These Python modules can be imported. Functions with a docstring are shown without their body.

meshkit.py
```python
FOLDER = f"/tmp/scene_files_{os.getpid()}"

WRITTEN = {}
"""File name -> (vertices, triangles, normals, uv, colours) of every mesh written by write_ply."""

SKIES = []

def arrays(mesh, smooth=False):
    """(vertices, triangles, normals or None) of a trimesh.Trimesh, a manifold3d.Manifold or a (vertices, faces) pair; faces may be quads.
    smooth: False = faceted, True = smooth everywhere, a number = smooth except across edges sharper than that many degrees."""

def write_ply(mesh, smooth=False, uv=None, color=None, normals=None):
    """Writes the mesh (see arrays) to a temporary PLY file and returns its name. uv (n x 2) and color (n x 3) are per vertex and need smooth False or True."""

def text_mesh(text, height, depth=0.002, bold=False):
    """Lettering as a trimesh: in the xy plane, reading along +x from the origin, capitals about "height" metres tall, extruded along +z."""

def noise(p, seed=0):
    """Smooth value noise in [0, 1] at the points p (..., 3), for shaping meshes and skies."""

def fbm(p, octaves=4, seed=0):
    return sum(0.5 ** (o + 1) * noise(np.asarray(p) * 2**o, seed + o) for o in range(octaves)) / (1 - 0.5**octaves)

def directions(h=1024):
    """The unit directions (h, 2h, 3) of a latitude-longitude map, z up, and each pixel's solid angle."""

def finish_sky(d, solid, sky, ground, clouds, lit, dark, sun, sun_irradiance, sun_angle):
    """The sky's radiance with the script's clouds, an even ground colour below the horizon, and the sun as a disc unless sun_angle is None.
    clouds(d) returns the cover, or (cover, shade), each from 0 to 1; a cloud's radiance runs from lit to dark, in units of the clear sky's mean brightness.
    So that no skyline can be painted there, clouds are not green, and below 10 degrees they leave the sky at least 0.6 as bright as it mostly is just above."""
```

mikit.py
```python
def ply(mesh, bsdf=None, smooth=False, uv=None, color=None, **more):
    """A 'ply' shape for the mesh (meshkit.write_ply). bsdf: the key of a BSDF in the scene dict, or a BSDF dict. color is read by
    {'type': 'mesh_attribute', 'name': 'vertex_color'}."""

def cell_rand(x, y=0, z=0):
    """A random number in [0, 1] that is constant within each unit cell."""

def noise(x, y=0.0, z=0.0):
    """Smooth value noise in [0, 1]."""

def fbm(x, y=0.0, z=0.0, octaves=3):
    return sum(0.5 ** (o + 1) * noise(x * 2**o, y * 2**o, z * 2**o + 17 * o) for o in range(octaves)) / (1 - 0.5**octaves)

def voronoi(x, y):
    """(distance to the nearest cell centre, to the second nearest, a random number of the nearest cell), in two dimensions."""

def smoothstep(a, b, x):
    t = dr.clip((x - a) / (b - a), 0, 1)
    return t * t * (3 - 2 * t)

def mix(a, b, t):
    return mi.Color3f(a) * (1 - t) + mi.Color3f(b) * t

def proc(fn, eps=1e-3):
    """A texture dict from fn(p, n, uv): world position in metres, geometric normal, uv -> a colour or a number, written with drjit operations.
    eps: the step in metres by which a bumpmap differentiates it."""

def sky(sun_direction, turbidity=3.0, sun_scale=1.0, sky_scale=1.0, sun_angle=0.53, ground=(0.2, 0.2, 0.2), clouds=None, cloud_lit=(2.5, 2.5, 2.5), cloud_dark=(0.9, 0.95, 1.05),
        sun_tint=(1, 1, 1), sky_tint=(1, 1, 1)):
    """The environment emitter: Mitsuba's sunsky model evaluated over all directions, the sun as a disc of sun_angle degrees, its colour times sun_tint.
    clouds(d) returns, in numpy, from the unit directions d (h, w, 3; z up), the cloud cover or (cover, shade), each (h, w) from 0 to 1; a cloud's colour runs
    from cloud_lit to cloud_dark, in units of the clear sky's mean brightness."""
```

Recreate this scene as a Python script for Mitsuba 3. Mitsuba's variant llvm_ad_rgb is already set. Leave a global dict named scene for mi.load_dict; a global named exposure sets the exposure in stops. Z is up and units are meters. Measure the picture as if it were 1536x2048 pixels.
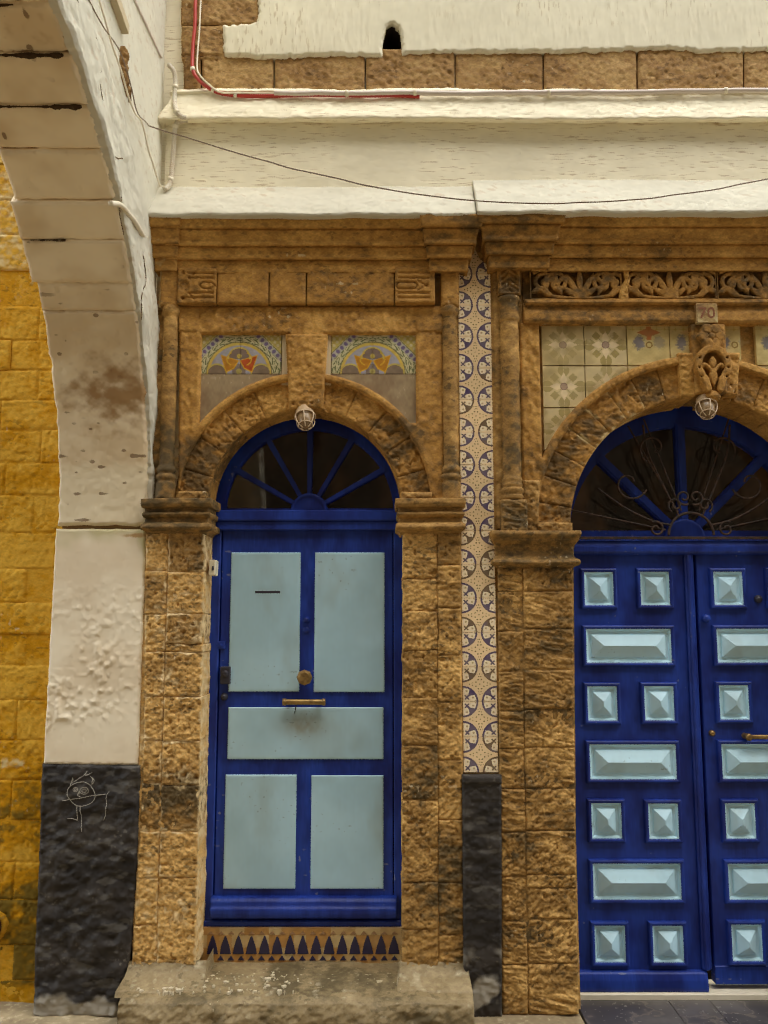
import math
import numpy as np
import trimesh
import shapely
from shapely.geometry import Polygon, LineString, Point, box as sbox
from shapely.ops import unary_union
from scipy.spatial import Delaunay, cKDTree
import drjit as dr
import mitsuba as mi
import mikit, meshkit
from mikit import noise, fbm, smoothstep, mix, cell_rand

T = mi.ScalarTransform4f
scene, labels = {}, {}

# ------------------------------------------------------------------ camera, sky, exposure
FPX, D, ZC, TANP = 1700.0, 4.0, 1.73, 0.127
PITCH = math.atan(TANP)
CP, SP = math.cos(PITCH), math.sin(PITCH)
scene['camera'] = {'type': 'perspective', 'fov': math.degrees(2 * math.atan(768 / FPX)), 'fov_axis': 'x', 'near_clip': 0.05, 'far_clip': 200.0,
                   'to_world': T().look_at(origin=[0, -D, ZC], target=[0, -D + CP, ZC + SP], up=[0, 0, 1])}
scene['sky'] = mikit.sky((0.30, -0.45, 0.95), turbidity=4, sun_scale=0.12, sun_angle=45, clouds=lambda d: np.ones(d.shape[:2]),
                         cloud_lit=(2.45, 2.62, 2.7), sky_tint=(1.0, 1.0, 1.0), sun_tint=(1.0, 1.0, 0.98), ground=(0.25, 0.2, 0.13))
exposure = 3.45


def ray(px, py):
    a, b = (px - 768) / FPX, (1024 - py) / FPX
    return a, CP - b * SP, SP + b * CP


def X(px, py, Y=0.0):
    a, b, c = ray(px, py)
    return a * (Y + D) / b


def Z(py, Y=0.0):
    a, b, c = ray(768, py)
    return ZC + c * (Y + D) / b


def at(px, py, Y=0.0):
    return np.array([X(px, py, Y), Y, Z(py, Y)])


def on_x(px, py, xw):
    a, b, c = ray(px, py)
    t = xw / a
    return np.array([xw, -D + b * t, ZC + c * t])


def P2(pts, Y=0.0):
    return [(X(a, b, Y), Z(b, Y)) for a, b in pts]


# ------------------------------------------------------------------ registry
def key_for(name, parent=None):
    base = (parent + '__' if parent else '') + name
    k, n = base, 0
    while k in scene or k in labels or any(q.startswith(k + '__') for q in scene):
        n += 1
        k = f'{base}_{n:03d}'
    return k


def thing(name, label, category, group=None):
    k = key_for(name)
    labels[k] = {'label': label, 'category': category}
    if group:
        labels[k]['group'] = group
    return k


def add(name, mesh, mat, parent=None, smooth=True, uv=None, label=None):
    k = key_for(name, parent)
    scene[k] = mikit.ply(mesh, mat, smooth=smooth, uv=uv)
    if label:
        labels[k] = {'label': label}
    return k


def put(name, m, mat, parent=None, label=None):
    """m = (mesh, uv) from slab / mould / lathe"""
    return add(name, m[0], mat, parent, True, m[1], label)


# ------------------------------------------------------------------ relief functions, metres
def N(u, v, f, seed, fy=None):
    return meshkit.noise(np.stack([u * f, v * (fy or f), np.full_like(u, seed * 7.31 + 3.3)], -1), seed)


def FB(u, v, f, seed, o=4, fy=None):
    return meshkit.fbm(np.stack([u * f, v * (fy or f), np.full_like(u, seed * 5.17 + 1.7)], -1), o, seed)


def r_smooth(u, v, s):
    return (FB(u, v, 9, s, 4) - .5) * .009 + (FB(u, v, 62, s + 3, 2, 34) - .5) * .011 + np.maximum(N(u, v, 48, s + 5) - .74, 0) * .018


def r_rough(u, v, s):
    a = FB(u, v, 16, s, 4) - .5
    rid = 1 - np.abs(2 * FB(u + .25 * v, v - .2 * u, 26, s + 2, 3) - 1)
    return a * .021 - (rid - .75) * .009 + (FB(u, v, 75, s + 9, 3) - .5) * .021 + np.maximum(N(u, v, 55, s + 5) - .66, 0) * .05


def r_tool(u, v, s):
    a = FB(u, v, 9, s, 3) - .5
    st = FB(u + .12 * np.sin(v * 11), v + .15 * u, 18, s + 2, 3, 80) - .5
    dg = FB(u + v, v * 1.0 - u, 27, s + 4, 2, 52) - .5
    m = np.clip((N(u, v, 4.5, s + 8) - .4) * 5, 0, 1)
    return a * .018 + (st * (1 - m) + dg * m) * .028 + np.maximum(N(u, v, 55, s + 5) - .70, 0) * .03 + (FB(u, v, 120, s + 6, 2) - .5) * .010


def r_plaster(u, v, s):
    return (FB(u, v, 3, s, 3) - .5) * .016 + (FB(u, v, 24, s + 1, 2) - .5) * .003 + (FB(u, v, 22, s + 2, 3, 110) - .5) * .006


def r_plaster_v(u, v, s):
    return (FB(u, v, 3, s, 3) - .5) * .014 + (FB(u, v, 100, s + 2, 3, 18) - .5) * .006


def r_lime(u, v, s):
    return (FB(u, v, 5, s, 4) - .5) * .022 + (FB(u, v, 38, s + 1, 3) - .5) * .007


def r_pimple(u, v, s):
    m = np.clip((FB(u, v, 4.5, s + 6, 2) - .36) * 4, 0, 1) * np.clip((1.95 - v) * 3, 0, 1)
    bl = np.maximum(FB(u, v, 42, s + 2, 3) - .47, 0)
    return (FB(u, v, 4, s, 3) - .5) * .014 - bl * .038 * m + (FB(u, v, 60, s + 3, 2) - .5) * .002


def r_lump(u, v, s):
    return (FB(u, v, 7, s, 3) - .5) * .024 + (FB(u, v, 24, s + 1, 3, 34) - .5) * .036 + (FB(u, v, 80, s + 2, 2) - .5) * .006


# ------------------------------------------------------------------ mesh builders
def _rings(poly):
    poly = shapely.geometry.polygon.orient(poly, 1.0)
    return [np.array(r.coords)[:-1] for r in [poly.exterior, *poly.interiors]]


def slab(poly, y0, depth, res=.008, r=.006, relief=None, amp=1.0, warp=None, tone=.4, mort=0.0, seed=0, jit=0.0, jf=22, extra=None, edge_m=0.0, edge_w=.03, sides=True):
    """A sheet over the polygon (u, v) at depth y0 with rounded rim, relief and sides running back by depth. uv = (tone, mortar)."""
    poly = poly.buffer(0)
    if poly.geom_type != 'Polygon':
        poly = max(poly.geoms, key=lambda g: g.area)
    poly = poly.segmentize(res)
    if jit:
        def wob(c):
            c = np.asarray(c)
            return c + jit * np.stack([FB(c[:, 0], c[:, 1], jf, seed + 41, 3) - .5, FB(c[:, 0], c[:, 1], jf, seed + 47, 3) - .5], -1) * 2
        q = Polygon(wob(poly.exterior.coords), [wob(i.coords) for i in poly.interiors]).buffer(0)
        if q.geom_type != 'Polygon':
            q = max(q.geoms, key=lambda g: g.area)
        poly = q.segmentize(res)
    rings = _rings(poly)
    B = np.vstack(rings)
    kd = cKDTree(np.vstack([np.array(x.coords) for x in [poly.segmentize(res / 2).exterior, *poly.segmentize(res / 2).interiors]]))
    x0, z0, x1, z1 = poly.bounds
    rng = np.random.default_rng(seed + 11)
    gx, gz = np.meshgrid(np.arange(x0, x1, res), np.arange(z0, z1, res * .87))
    gx = gx + (np.arange(gx.shape[0]) % 2)[:, None] * res / 2
    G = np.stack([gx.ravel(), gz.ravel()], -1)
    G = G + rng.uniform(-.15, .15, G.shape) * res
    if len(G):
        G = G[shapely.contains_xy(poly, G[:, 0], G[:, 1])]
    if len(G):
        G = G[kd.query(G)[0] > .6 * res]
    P = np.vstack([B, G]) if len(G) else B
    tri = Delaunay(P).simplices
    c = P[tri].mean(1)
    e1, e2 = P[tri[:, 1]] - P[tri[:, 0]], P[tri[:, 2]] - P[tri[:, 0]]
    ar = e1[:, 0] * e2[:, 1] - e1[:, 1] * e2[:, 0]
    ok = shapely.contains_xy(poly, c[:, 0], c[:, 1]) & (np.abs(ar) > 1e-9)
    tri, ar = tri[ok], ar[ok]
    tri = np.where((ar < 0)[:, None], tri[:, ::-1], tri)
    d = kd.query(P)[0]
    d[:len(B)] = 0
    w = np.clip(d / max(r, 1e-6), 0, 1)
    edge = r - np.sqrt(np.maximum(r * r - (r - np.minimum(d, r)) ** 2, 0))
    h = edge
    if relief is not None:
        h = h + relief(P[:, 0], P[:, 1], seed) * amp * (.35 + .65 * w)
    if extra is not None:
        h = h + extra(P[:, 0], P[:, 1], d)
    tn = tone(P[:, 0], P[:, 1]) if callable(tone) else np.full(len(P), tone)
    mo = mort(P[:, 0], P[:, 1]) if callable(mort) else np.full(len(P), float(mort))
    if edge_m:
        mo = np.maximum(mo, edge_m * np.clip(1 - (d - .03 * (FB(P[:, 0], P[:, 1], 18, seed + 71, 3) - .45)) / edge_w, 0, 1))
    V, F, UV = [np.stack([P[:, 0], y0 + h, P[:, 1]], -1)], [tri], [np.stack([tn, mo], -1)]
    n0 = len(P)
    if sides:
        at0, base = 0, n0
        steps = max(1, int(depth / .04))
        for rg in rings:
            k = len(rg)
            top = y0 + h[at0:at0 + k]
            for s in range(steps + 1):
                t = s / steps
                V.append(np.stack([rg[:, 0], top * (1 - t) + (y0 + depth) * t, rg[:, 1]], -1))
                UV.append(np.stack([tn[at0:at0 + k], mo[at0:at0 + k]], -1))
            i = np.arange(k)
            j = (i + 1) % k
            for s in range(steps):
                a, b = base + s * k, base + (s + 1) * k
                F.append(np.stack([a + i, b + i, b + j], -1))
                F.append(np.stack([a + i, b + j, a + j], -1))
            base += k * (steps + 1)
            at0 += k
    V, F, UV = np.vstack(V), np.vstack(F), np.vstack(UV)
    if warp is not None:
        V = warp(V[:, 0], V[:, 2], V[:, 1])
    return (V, F), np.clip(UV, 0, 1)


def refine(prof, res):
    out = [prof[0]]
    for a, b in zip(prof[:-1], prof[1:]):
        n = max(1, int(np.ceil(math.dist(a, b) / res)))
        out += [(a[0] + (b[0] - a[0]) * k / n, a[1] + (b[1] - a[1]) * k / n) for k in range(1, n + 1)]
    return np.array(out)


def mould(xa, xb, prof, y0=0.0, ret_l=.05, ret_r=.05, res=.009, amp=.004, seed=0, tone=.4, mort=0.0, flare_l=1.0, flare_r=1.0):
    """A moulding: profile (projection, z) from bottom to top along x, with returns at both ends."""
    pr = refine(prof, res)
    p, z = pr[:, 0], pr[:, 1]
    nl, nr = max(1, int((ret_l + p.max()) / .015)), max(1, int((ret_r + p.max()) / .015))
    nf = max(2, int((xb - xa) / res))
    cols = []
    for k in range(nl):
        t = k / nl
        cols.append((xa - p * flare_l, (y0 + ret_l) * (1 - t) + (y0 - p) * t))
    for k in range(nf + 1):
        t = k / nf
        cols.append(((xa - p * flare_l) * (1 - t) + (xb + p * flare_r) * t, y0 - p))
    for k in range(1, nr + 1):
        t = k / nr
        cols.append((xb + p * flare_r, (y0 - p) * (1 - t) + (y0 + ret_r) * t))
    xs = np.array([np.broadcast_to(c[0], p.shape) for c in cols])
    ys = np.array([np.broadcast_to(c[1], p.shape) for c in cols])
    zs = np.broadcast_to(z, xs.shape).copy()
    nz = (meshkit.fbm(np.stack([xs * 14, ys * 14, zs * 14 + seed], -1), 3, seed) - .5) * 2 + (meshkit.fbm(np.stack([xs * 60, ys * 60, zs * 60 + seed], -1), 2, seed + 3) - .5) * 1.2
    ys = ys + nz * amp
    zs = zs + (meshkit.fbm(np.stack([xs * 7, ys * 7, zs * 3 + seed], -1), 3, seed + 5) - .5) * amp * 2.2
    nc, npf = xs.shape
    V = np.stack([xs, ys, zs], -1).reshape(-1, 3)
    i, j = np.meshgrid(np.arange(nc - 1), np.arange(npf - 1), indexing='ij')
    a, b, c, d = i * npf + j, (i + 1) * npf + j, (i + 1) * npf + j + 1, i * npf + j + 1
    F = np.vstack([np.stack([a, b, c], -1).reshape(-1, 3), np.stack([a, c, d], -1).reshape(-1, 3)])
    tn = tone(V[:, 0], V[:, 2]) if callable(tone) else np.full(len(V), tone)
    mo = mort(V[:, 0], V[:, 2]) if callable(mort) else np.full(len(V), float(mort))
    return (V, F), np.clip(np.stack([tn, mo], -1), 0, 1)


def lathe(cx, cy, prof, seed=0, amp=.003, n=28, a0=-math.pi, a1=0.0, res=.009, tone=.4, mort=0.0):
    """Profile (radius, z) bottom to top turned about a vertical axis; by default the half that faces the street."""
    pr = refine(prof, res)
    ang = np.linspace(a0, a1, n)
    r, z = pr[:, 0], pr[:, 1]
    rr = np.broadcast_to(r, (n, len(r)))
    zz = np.broadcast_to(z, rr.shape)
    xx, yy = cx + rr * np.cos(ang)[:, None], cy + rr * np.sin(ang)[:, None]
    nz = (meshkit.fbm(np.stack([xx * 22, yy * 22, zz * 22 + seed], -1), 3, seed) - .5) * 2
    rr = rr + nz * amp
    V = np.stack([cx + rr * np.cos(ang)[:, None], cy + rr * np.sin(ang)[:, None], zz], -1).reshape(-1, 3)
    m = len(r)
    i, j = np.meshgrid(np.arange(n - 1), np.arange(m - 1), indexing='ij')
    a, b, c, d = i * m + j, (i + 1) * m + j, (i + 1) * m + j + 1, i * m + j + 1
    F = np.vstack([np.stack([a, b, c], -1).reshape(-1, 3), np.stack([a, c, d], -1).reshape(-1, 3)])
    tn = tone(V[:, 0], V[:, 2]) if callable(tone) else np.full(len(V), tone)
    return (V, F), np.clip(np.stack([tn, np.full(len(V), float(mort))], -1), 0, 1)


def tube(pts, r, sides=8, closed=False, taper=None):
    p = np.asarray(pts, float)
    if closed:
        t = np.roll(p, -1, 0) - np.roll(p, 1, 0)
    else:
        t = np.gradient(p, axis=0)
    t /= np.linalg.norm(t, axis=1, keepdims=True) + 1e-12
    a = np.cross(t[0], [0.31, 0.2, 0.93] if abs(t[0][2]) < .9 else [1, 0, 0])
    a /= np.linalg.norm(a)
    A = []
    for k in range(len(p)):
        a = a - t[k] * np.dot(a, t[k])
        a /= np.linalg.norm(a) + 1e-12
        A.append(a)
    A = np.array(A)
    Bv = np.cross(t, A)
    th = np.arange(sides) * 2 * np.pi / sides
    rad = np.broadcast_to(np.asarray(r if taper is None else taper, float), (len(p),))
    V = p[:, None] + rad[:, None, None] * (np.cos(th)[None, :, None] * A[:, None] + np.sin(th)[None, :, None] * Bv[:, None])
    m = len(p) if closed else len(p) - 1
    i, j = np.meshgrid(np.arange(m), np.arange(sides), indexing='ij')
    i2 = (i + 1) % len(p)
    q = np.stack([i * sides + j, i * sides + (j + 1) % sides, i2 * sides + (j + 1) % sides, i2 * sides + j], -1).reshape(-1, 4)
    F = np.vstack([q[:, [0, 1, 2]], q[:, [0, 2, 3]]])
    V = V.reshape(-1, 3)
    if not closed:
        n = len(V)
        V = np.vstack([V, p[0], p[-1]])
        k = np.arange(sides)
        F = np.vstack([F, np.stack([k * 0 + n, (k + 1) % sides, k], -1), np.stack([k * 0 + n + 1, n - sides + k, n - sides + (k + 1) % sides], -1)])
    return V, F


def spline(pts, n=12):
    """Catmull-Rom through the points."""
    p = np.asarray(pts, float)
    p = np.vstack([2 * p[0] - p[1], p, 2 * p[-1] - p[-2]])
    out = []
    t = np.linspace(0, 1, n, endpoint=False)[:, None]
    for a, b, c, d in zip(p[:-3], p[1:-2], p[2:-1], p[3:]):
        out.append(.5 * (2 * b + (c - a) * t + (2 * a - 5 * b + 4 * c - d) * t ** 2 + (3 * b - a - 3 * c + d) * t ** 3))
    return np.vstack(out + [p[-2:-1]])


def join(ms):
    V, F, n = [], [], 0
    for v, f in ms:
        V.append(np.asarray(v, float))
        F.append(np.asarray(f) + n)
        n += len(v)
    return np.vstack(V), np.vstack(F)


def bbox(x0, x1, y0, y1, z0, z1, c=.003):
    pts = []
    for sx, a in ((1, x0), (-1, x1)):
        for sy, b in ((1, y0), (-1, y1)):
            for sz, d in ((1, z0), (-1, z1)):
                pts += [(a + sx * c, b + sy * c, d), (a + sx * c, b, d + sz * c), (a, b + sy * c, d + sz * c)]
    h = trimesh.convex.convex_hull(np.array(pts))
    return np.array(h.vertices), np.array(h.faces)


def ring(x0, x1, z0, z1, prof, yb, cap=True):
    """Nested rectangles at inward offsets with heights towards the street: mouldings, raised panels, hipped facets. Faceted, unshared vertices."""
    half = min(x1 - x0, z1 - z0) / 2
    R = []
    for o, h in prof:
        o = min(o, half)
        R.append(np.array([(x0 + o, yb - h, z0 + o), (x1 - o, yb - h, z0 + o), (x1 - o, yb - h, z1 - o), (x0 + o, yb - h, z1 - o)]))
    V, F = [], []
    for a, b in zip(R[:-1], R[1:]):
        for k in range(4):
            q = [a[k], a[(k + 1) % 4], b[(k + 1) % 4], b[k]]
            n = len(V)
            V += q
            F += [(n, n + 1, n + 2), (n, n + 2, n + 3)]
    if cap and prof[-1][0] < half - 1e-6:
        n = len(V)
        V += list(R[-1])
        F += [(n, n + 1, n + 2), (n, n + 2, n + 3)]
    V, F = np.array(V), np.array(F)
    ar = np.linalg.norm(np.cross(V[F[:, 1]] - V[F[:, 0]], V[F[:, 2]] - V[F[:, 0]]), axis=1)
    return V, F[ar > 1e-10]


def extrude(poly, y0, depth, bevel=.0, res=None):
    """Flat-faced plate with a bevelled front rim, front at y0, towards the street."""
    polys = [g for g in getattr(poly, 'geoms', [poly]) if g.area > 1e-7]
    out = []
    for g in polys:
        m = trimesh.creation.extrude_polygon(g, depth, engine='earcut')
        v = np.array(m.vertices)
        V = np.stack([v[:, 0], y0 + depth - v[:, 2], v[:, 1]], -1)
        out.append((V, np.array(m.faces)))
        if bevel:
            for gg in getattr(g.buffer(-bevel), 'geoms', [g.buffer(-bevel)]):
                if gg.area > 1e-7:
                    m = trimesh.creation.extrude_polygon(gg, bevel, engine='earcut')
                    v = np.array(m.vertices)
                    out.append((np.stack([v[:, 0], y0 - v[:, 2], v[:, 1]], -1), np.array(m.faces)))
    return join(out)


def tilt(m, r, a=.010):
    """A tile set by hand: not quite in plane with its neighbours."""
    V = np.array(m[0])
    c = V.mean(0)
    V[:, 1] += (V[:, 0] - c[0]) * r.normal(0, a) + (V[:, 2] - c[2]) * r.normal(0, a)
    return V, m[1]


def rect_px(xa, xb, ya, yb, Y=0.0):
    """A world rectangle (u, v) from a pixel rectangle on the plane Y, with true vertical sides."""
    ym = (ya + yb) / 2
    return sbox(X(xa, ym, Y), Z(yb, Y), X(xb, ym, Y), Z(ya, Y))


# ------------------------------------------------------------------ materials
def mat(name, color, rough=.7, spec=.3, bump=None, bscale=.001, **kw):
    c = color if isinstance(color, dict) else (mikit.proc(color) if callable(color) else {'type': 'rgb', 'value': list(color)})
    b = {'type': 'principled', 'base_color': c, 'roughness': rough, 'specular': spec, **kw}
    if bump is not None:
        b = {'type': 'bumpmap', 'arbitrary': mikit.proc(bump), 'scale': bscale, 'bsdf': b}
    scene[name] = {'type': 'twosided', 'bsdf': b}


def stonefn(pale, mid, dark, mortar, grime=.7, grain=.50):
    def f(p, n, uv):
        n1 = fbm(p.x * 6, p.y * 6, p.z * 6, 3)
        n2 = fbm(p.x * 34, p.y * 34, p.z * 34, 3)
        n3 = noise(p.x * 150, p.y * 150, p.z * 150)
        t = dr.clip(uv.x + (n1 - .5) * .95 + (n2 - .5) * .8, 0, 1)
        c = mix(pale, mid, smoothstep(0, .5, t))
        c = mix(c, dark, smoothstep(.45, 1, t))
        c = c * (1 - grain / 2 + grain * n3)
        gr = smoothstep(.56, .70, fbm(p.x * 48, p.y * 48, p.z * 62, 3)) * (.35 + .65 * smoothstep(.40, .62, n1))
        c = mix(c, mi.Color3f(dark) * .8, gr * grime)
        m = smoothstep(.35, .75, uv.y + (n2 - .5) * .8 * smoothstep(0, .2, uv.y))
        c = mix(c, mi.Color3f(mortar) * (.85 + .3 * n2), m)
        fl = smoothstep(.82, .9, noise(p.x * 70, p.y * 70, p.z * 45)) * smoothstep(.55, .75, n1) * .5
        return mix(c, (.62, .52, .34), fl)
    return f


mat('m_stone', stonefn((.56, .338, .112), (.315, .175, .052), (.095, .064, .027), (.60, .45, .24), .7, .42), .7, .22)
mat('m_stone_red', stonefn((.53, .300, .082), (.37, .190, .046), (.115, .068, .024), (.58, .44, .21), .5, .4), .7, .22)
mat('m_stone_upper', stonefn((.40, .255, .10), (.285, .16, .055), (.15, .082, .028), (.66, .60, .42)), .75, .25)
mat('m_yellow', stonefn((.60, .345, .04), (.50, .235, .004), (.15, .095, .012), (.62, .49, .25), .4, .2), .75, .12)
mat('m_cement', stonefn((.36, .275, .155), (.25, .185, .095), (.11, .082, .04), (.50, .42, .28), .5, .25), .6, .35)


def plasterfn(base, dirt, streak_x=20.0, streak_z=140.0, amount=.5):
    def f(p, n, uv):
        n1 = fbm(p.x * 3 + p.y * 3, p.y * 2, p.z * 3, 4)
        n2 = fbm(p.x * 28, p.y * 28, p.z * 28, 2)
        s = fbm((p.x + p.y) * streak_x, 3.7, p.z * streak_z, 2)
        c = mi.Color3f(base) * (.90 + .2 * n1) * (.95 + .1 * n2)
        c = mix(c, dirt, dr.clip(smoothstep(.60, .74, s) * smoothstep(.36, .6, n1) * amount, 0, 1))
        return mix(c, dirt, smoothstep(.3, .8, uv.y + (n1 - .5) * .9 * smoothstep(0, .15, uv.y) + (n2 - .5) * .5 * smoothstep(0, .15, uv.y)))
    return f


mat('m_plaster', plasterfn((.78, .725, .56), (.36, .25, .12)), .85, .2)
mat('m_plaster_v', plasterfn((.71, .67, .52), (.42, .33, .19), 120., 20.), .85, .2)
mat('m_white', plasterfn((.57, .545, .45), (.42, .29, .18), 40., 40., .35), .8, .25)


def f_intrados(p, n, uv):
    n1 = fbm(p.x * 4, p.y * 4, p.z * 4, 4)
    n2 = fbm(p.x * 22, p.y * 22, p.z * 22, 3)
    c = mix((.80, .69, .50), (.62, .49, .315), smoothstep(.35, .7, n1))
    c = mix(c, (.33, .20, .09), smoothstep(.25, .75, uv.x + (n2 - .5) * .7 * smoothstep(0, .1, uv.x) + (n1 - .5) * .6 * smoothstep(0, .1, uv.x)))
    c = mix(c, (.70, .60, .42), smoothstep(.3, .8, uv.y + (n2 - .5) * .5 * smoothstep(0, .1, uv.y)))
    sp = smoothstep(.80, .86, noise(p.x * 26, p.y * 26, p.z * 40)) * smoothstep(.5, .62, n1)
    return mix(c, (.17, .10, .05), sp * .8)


mat('m_intrados', f_intrados, .85, .2)


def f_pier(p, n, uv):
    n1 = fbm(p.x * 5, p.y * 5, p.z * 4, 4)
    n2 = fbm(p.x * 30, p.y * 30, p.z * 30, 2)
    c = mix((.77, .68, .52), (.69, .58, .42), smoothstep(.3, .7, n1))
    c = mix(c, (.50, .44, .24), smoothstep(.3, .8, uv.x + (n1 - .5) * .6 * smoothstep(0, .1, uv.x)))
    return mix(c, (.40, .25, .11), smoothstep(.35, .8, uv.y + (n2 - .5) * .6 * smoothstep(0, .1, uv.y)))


mat('m_pier', f_pier, .8, .25)


def f_black(p, n, uv):
    n1 = fbm(p.x * 8, p.y * 8, p.z * 8, 4)
    n2 = fbm(p.x * 60, p.y * 60, p.z * 60, 2)
    c = mix((.018, .015, .014), (.036, .030, .026), smoothstep(.35, .7, n1))
    c = mix(c, (.17, .15, .12), smoothstep(.62, .8, n2) * smoothstep(.5, .7, n1) * .4)
    c = mix(c, (.115, .105, .09), smoothstep(.56, .72, fbm(p.x * 16, p.y * 16, p.z * 30, 3)) * .45)
    return mix(c, (.30, .27, .22), smoothstep(.3, .8, uv.y + (n1 - .5) * .8 * smoothstep(0, .1, uv.y)))


mat('m_black', f_black, .62, .3)


def b_paint(p, n, uv):
    return fbm(p.x * 20, p.y * 20, p.z * 9, 3) + .35 * fbm(p.x * 130, p.y * 130, p.z * 30, 2)


def f_blue(p, n, uv):
    n1 = fbm(p.x * 9, p.y * 9, p.z * 4, 4)
    n2 = fbm(p.x * 140, p.y * 60, p.z * 16, 2)
    c = mix((.009, .021, .165), (.016, .047, .31), smoothstep(.3, .7, n1)) * (.82 + .36 * n2)
    chip = smoothstep(.83, .87, noise(p.x * 60, p.y * 60, p.z * 60)) * smoothstep(.6, .7, n1)
    return mix(c, (.25, .27, .34), chip * .6)


mat('m_blue', f_blue, .42, .3, b_paint, .0010)
HX, HZ = X(608, 1450, .2), Z(1450, .2)


def f_pale(p, n, uv, k=1.0):
    n1 = fbm(p.x * 5, p.y * 5, p.z * 4, 4)
    n2 = fbm(p.x * 60, p.y * 60, p.z * 30, 2)
    c = mix((.355, .55, .66), (.41, .62, .74), smoothstep(.3, .7, n1)) * (.975 + .05 * n2)
    c = c * k
    dirt = dr.exp(-(dr.square((p.x - HX) / .10) + dr.square((p.z - HZ) / .055)))
    c = mix(c, (.24, .22, .14), dr.clip(dirt * .75 * (.6 + .8 * n2), 0, 1))
    c = mix(c, (.25, .30, .26), smoothstep(.5, .75, fbm(p.x * 7, p.y * 7, p.z * 2.6, 4)) * .30)
    chip = smoothstep(.86, .88, noise(p.x * 75, p.y * 75, p.z * 75)) * smoothstep(.58, .66, n1)
    return mix(c * (.985 + .03 * fbm(p.x * 90, p.y * 90, p.z * 6, 2)), (.10, .10, .09), chip * .35)


mat('m_pale', f_pale, .45, .4)
mat('m_pale_fresh', lambda p, n, uv: f_pale(p, n, uv, 1.25), .45, .4)
mat('m_joint', stonefn((.16, .10, .05), (.11, .065, .03), (.05, .03, .015), (.3, .22, .12)), .9, .1)
mat('m_soot', (.03, .024, .018), .9, .1)
mat('m_ochre_wash', (.105, .078, .05), .9, .1)
mat('m_tile_edge', (.62, .52, .34), .4, .5)


# glazed strip tiles ---------------------------------------------------------
TSX0, TSX1 = X(921.5, 1035, .01), X(988.5, 1035, .01)
TSP = (Z(610, .01) - Z(1545, .01)) / 14.0
TSZ = Z(1545, .01)


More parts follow.
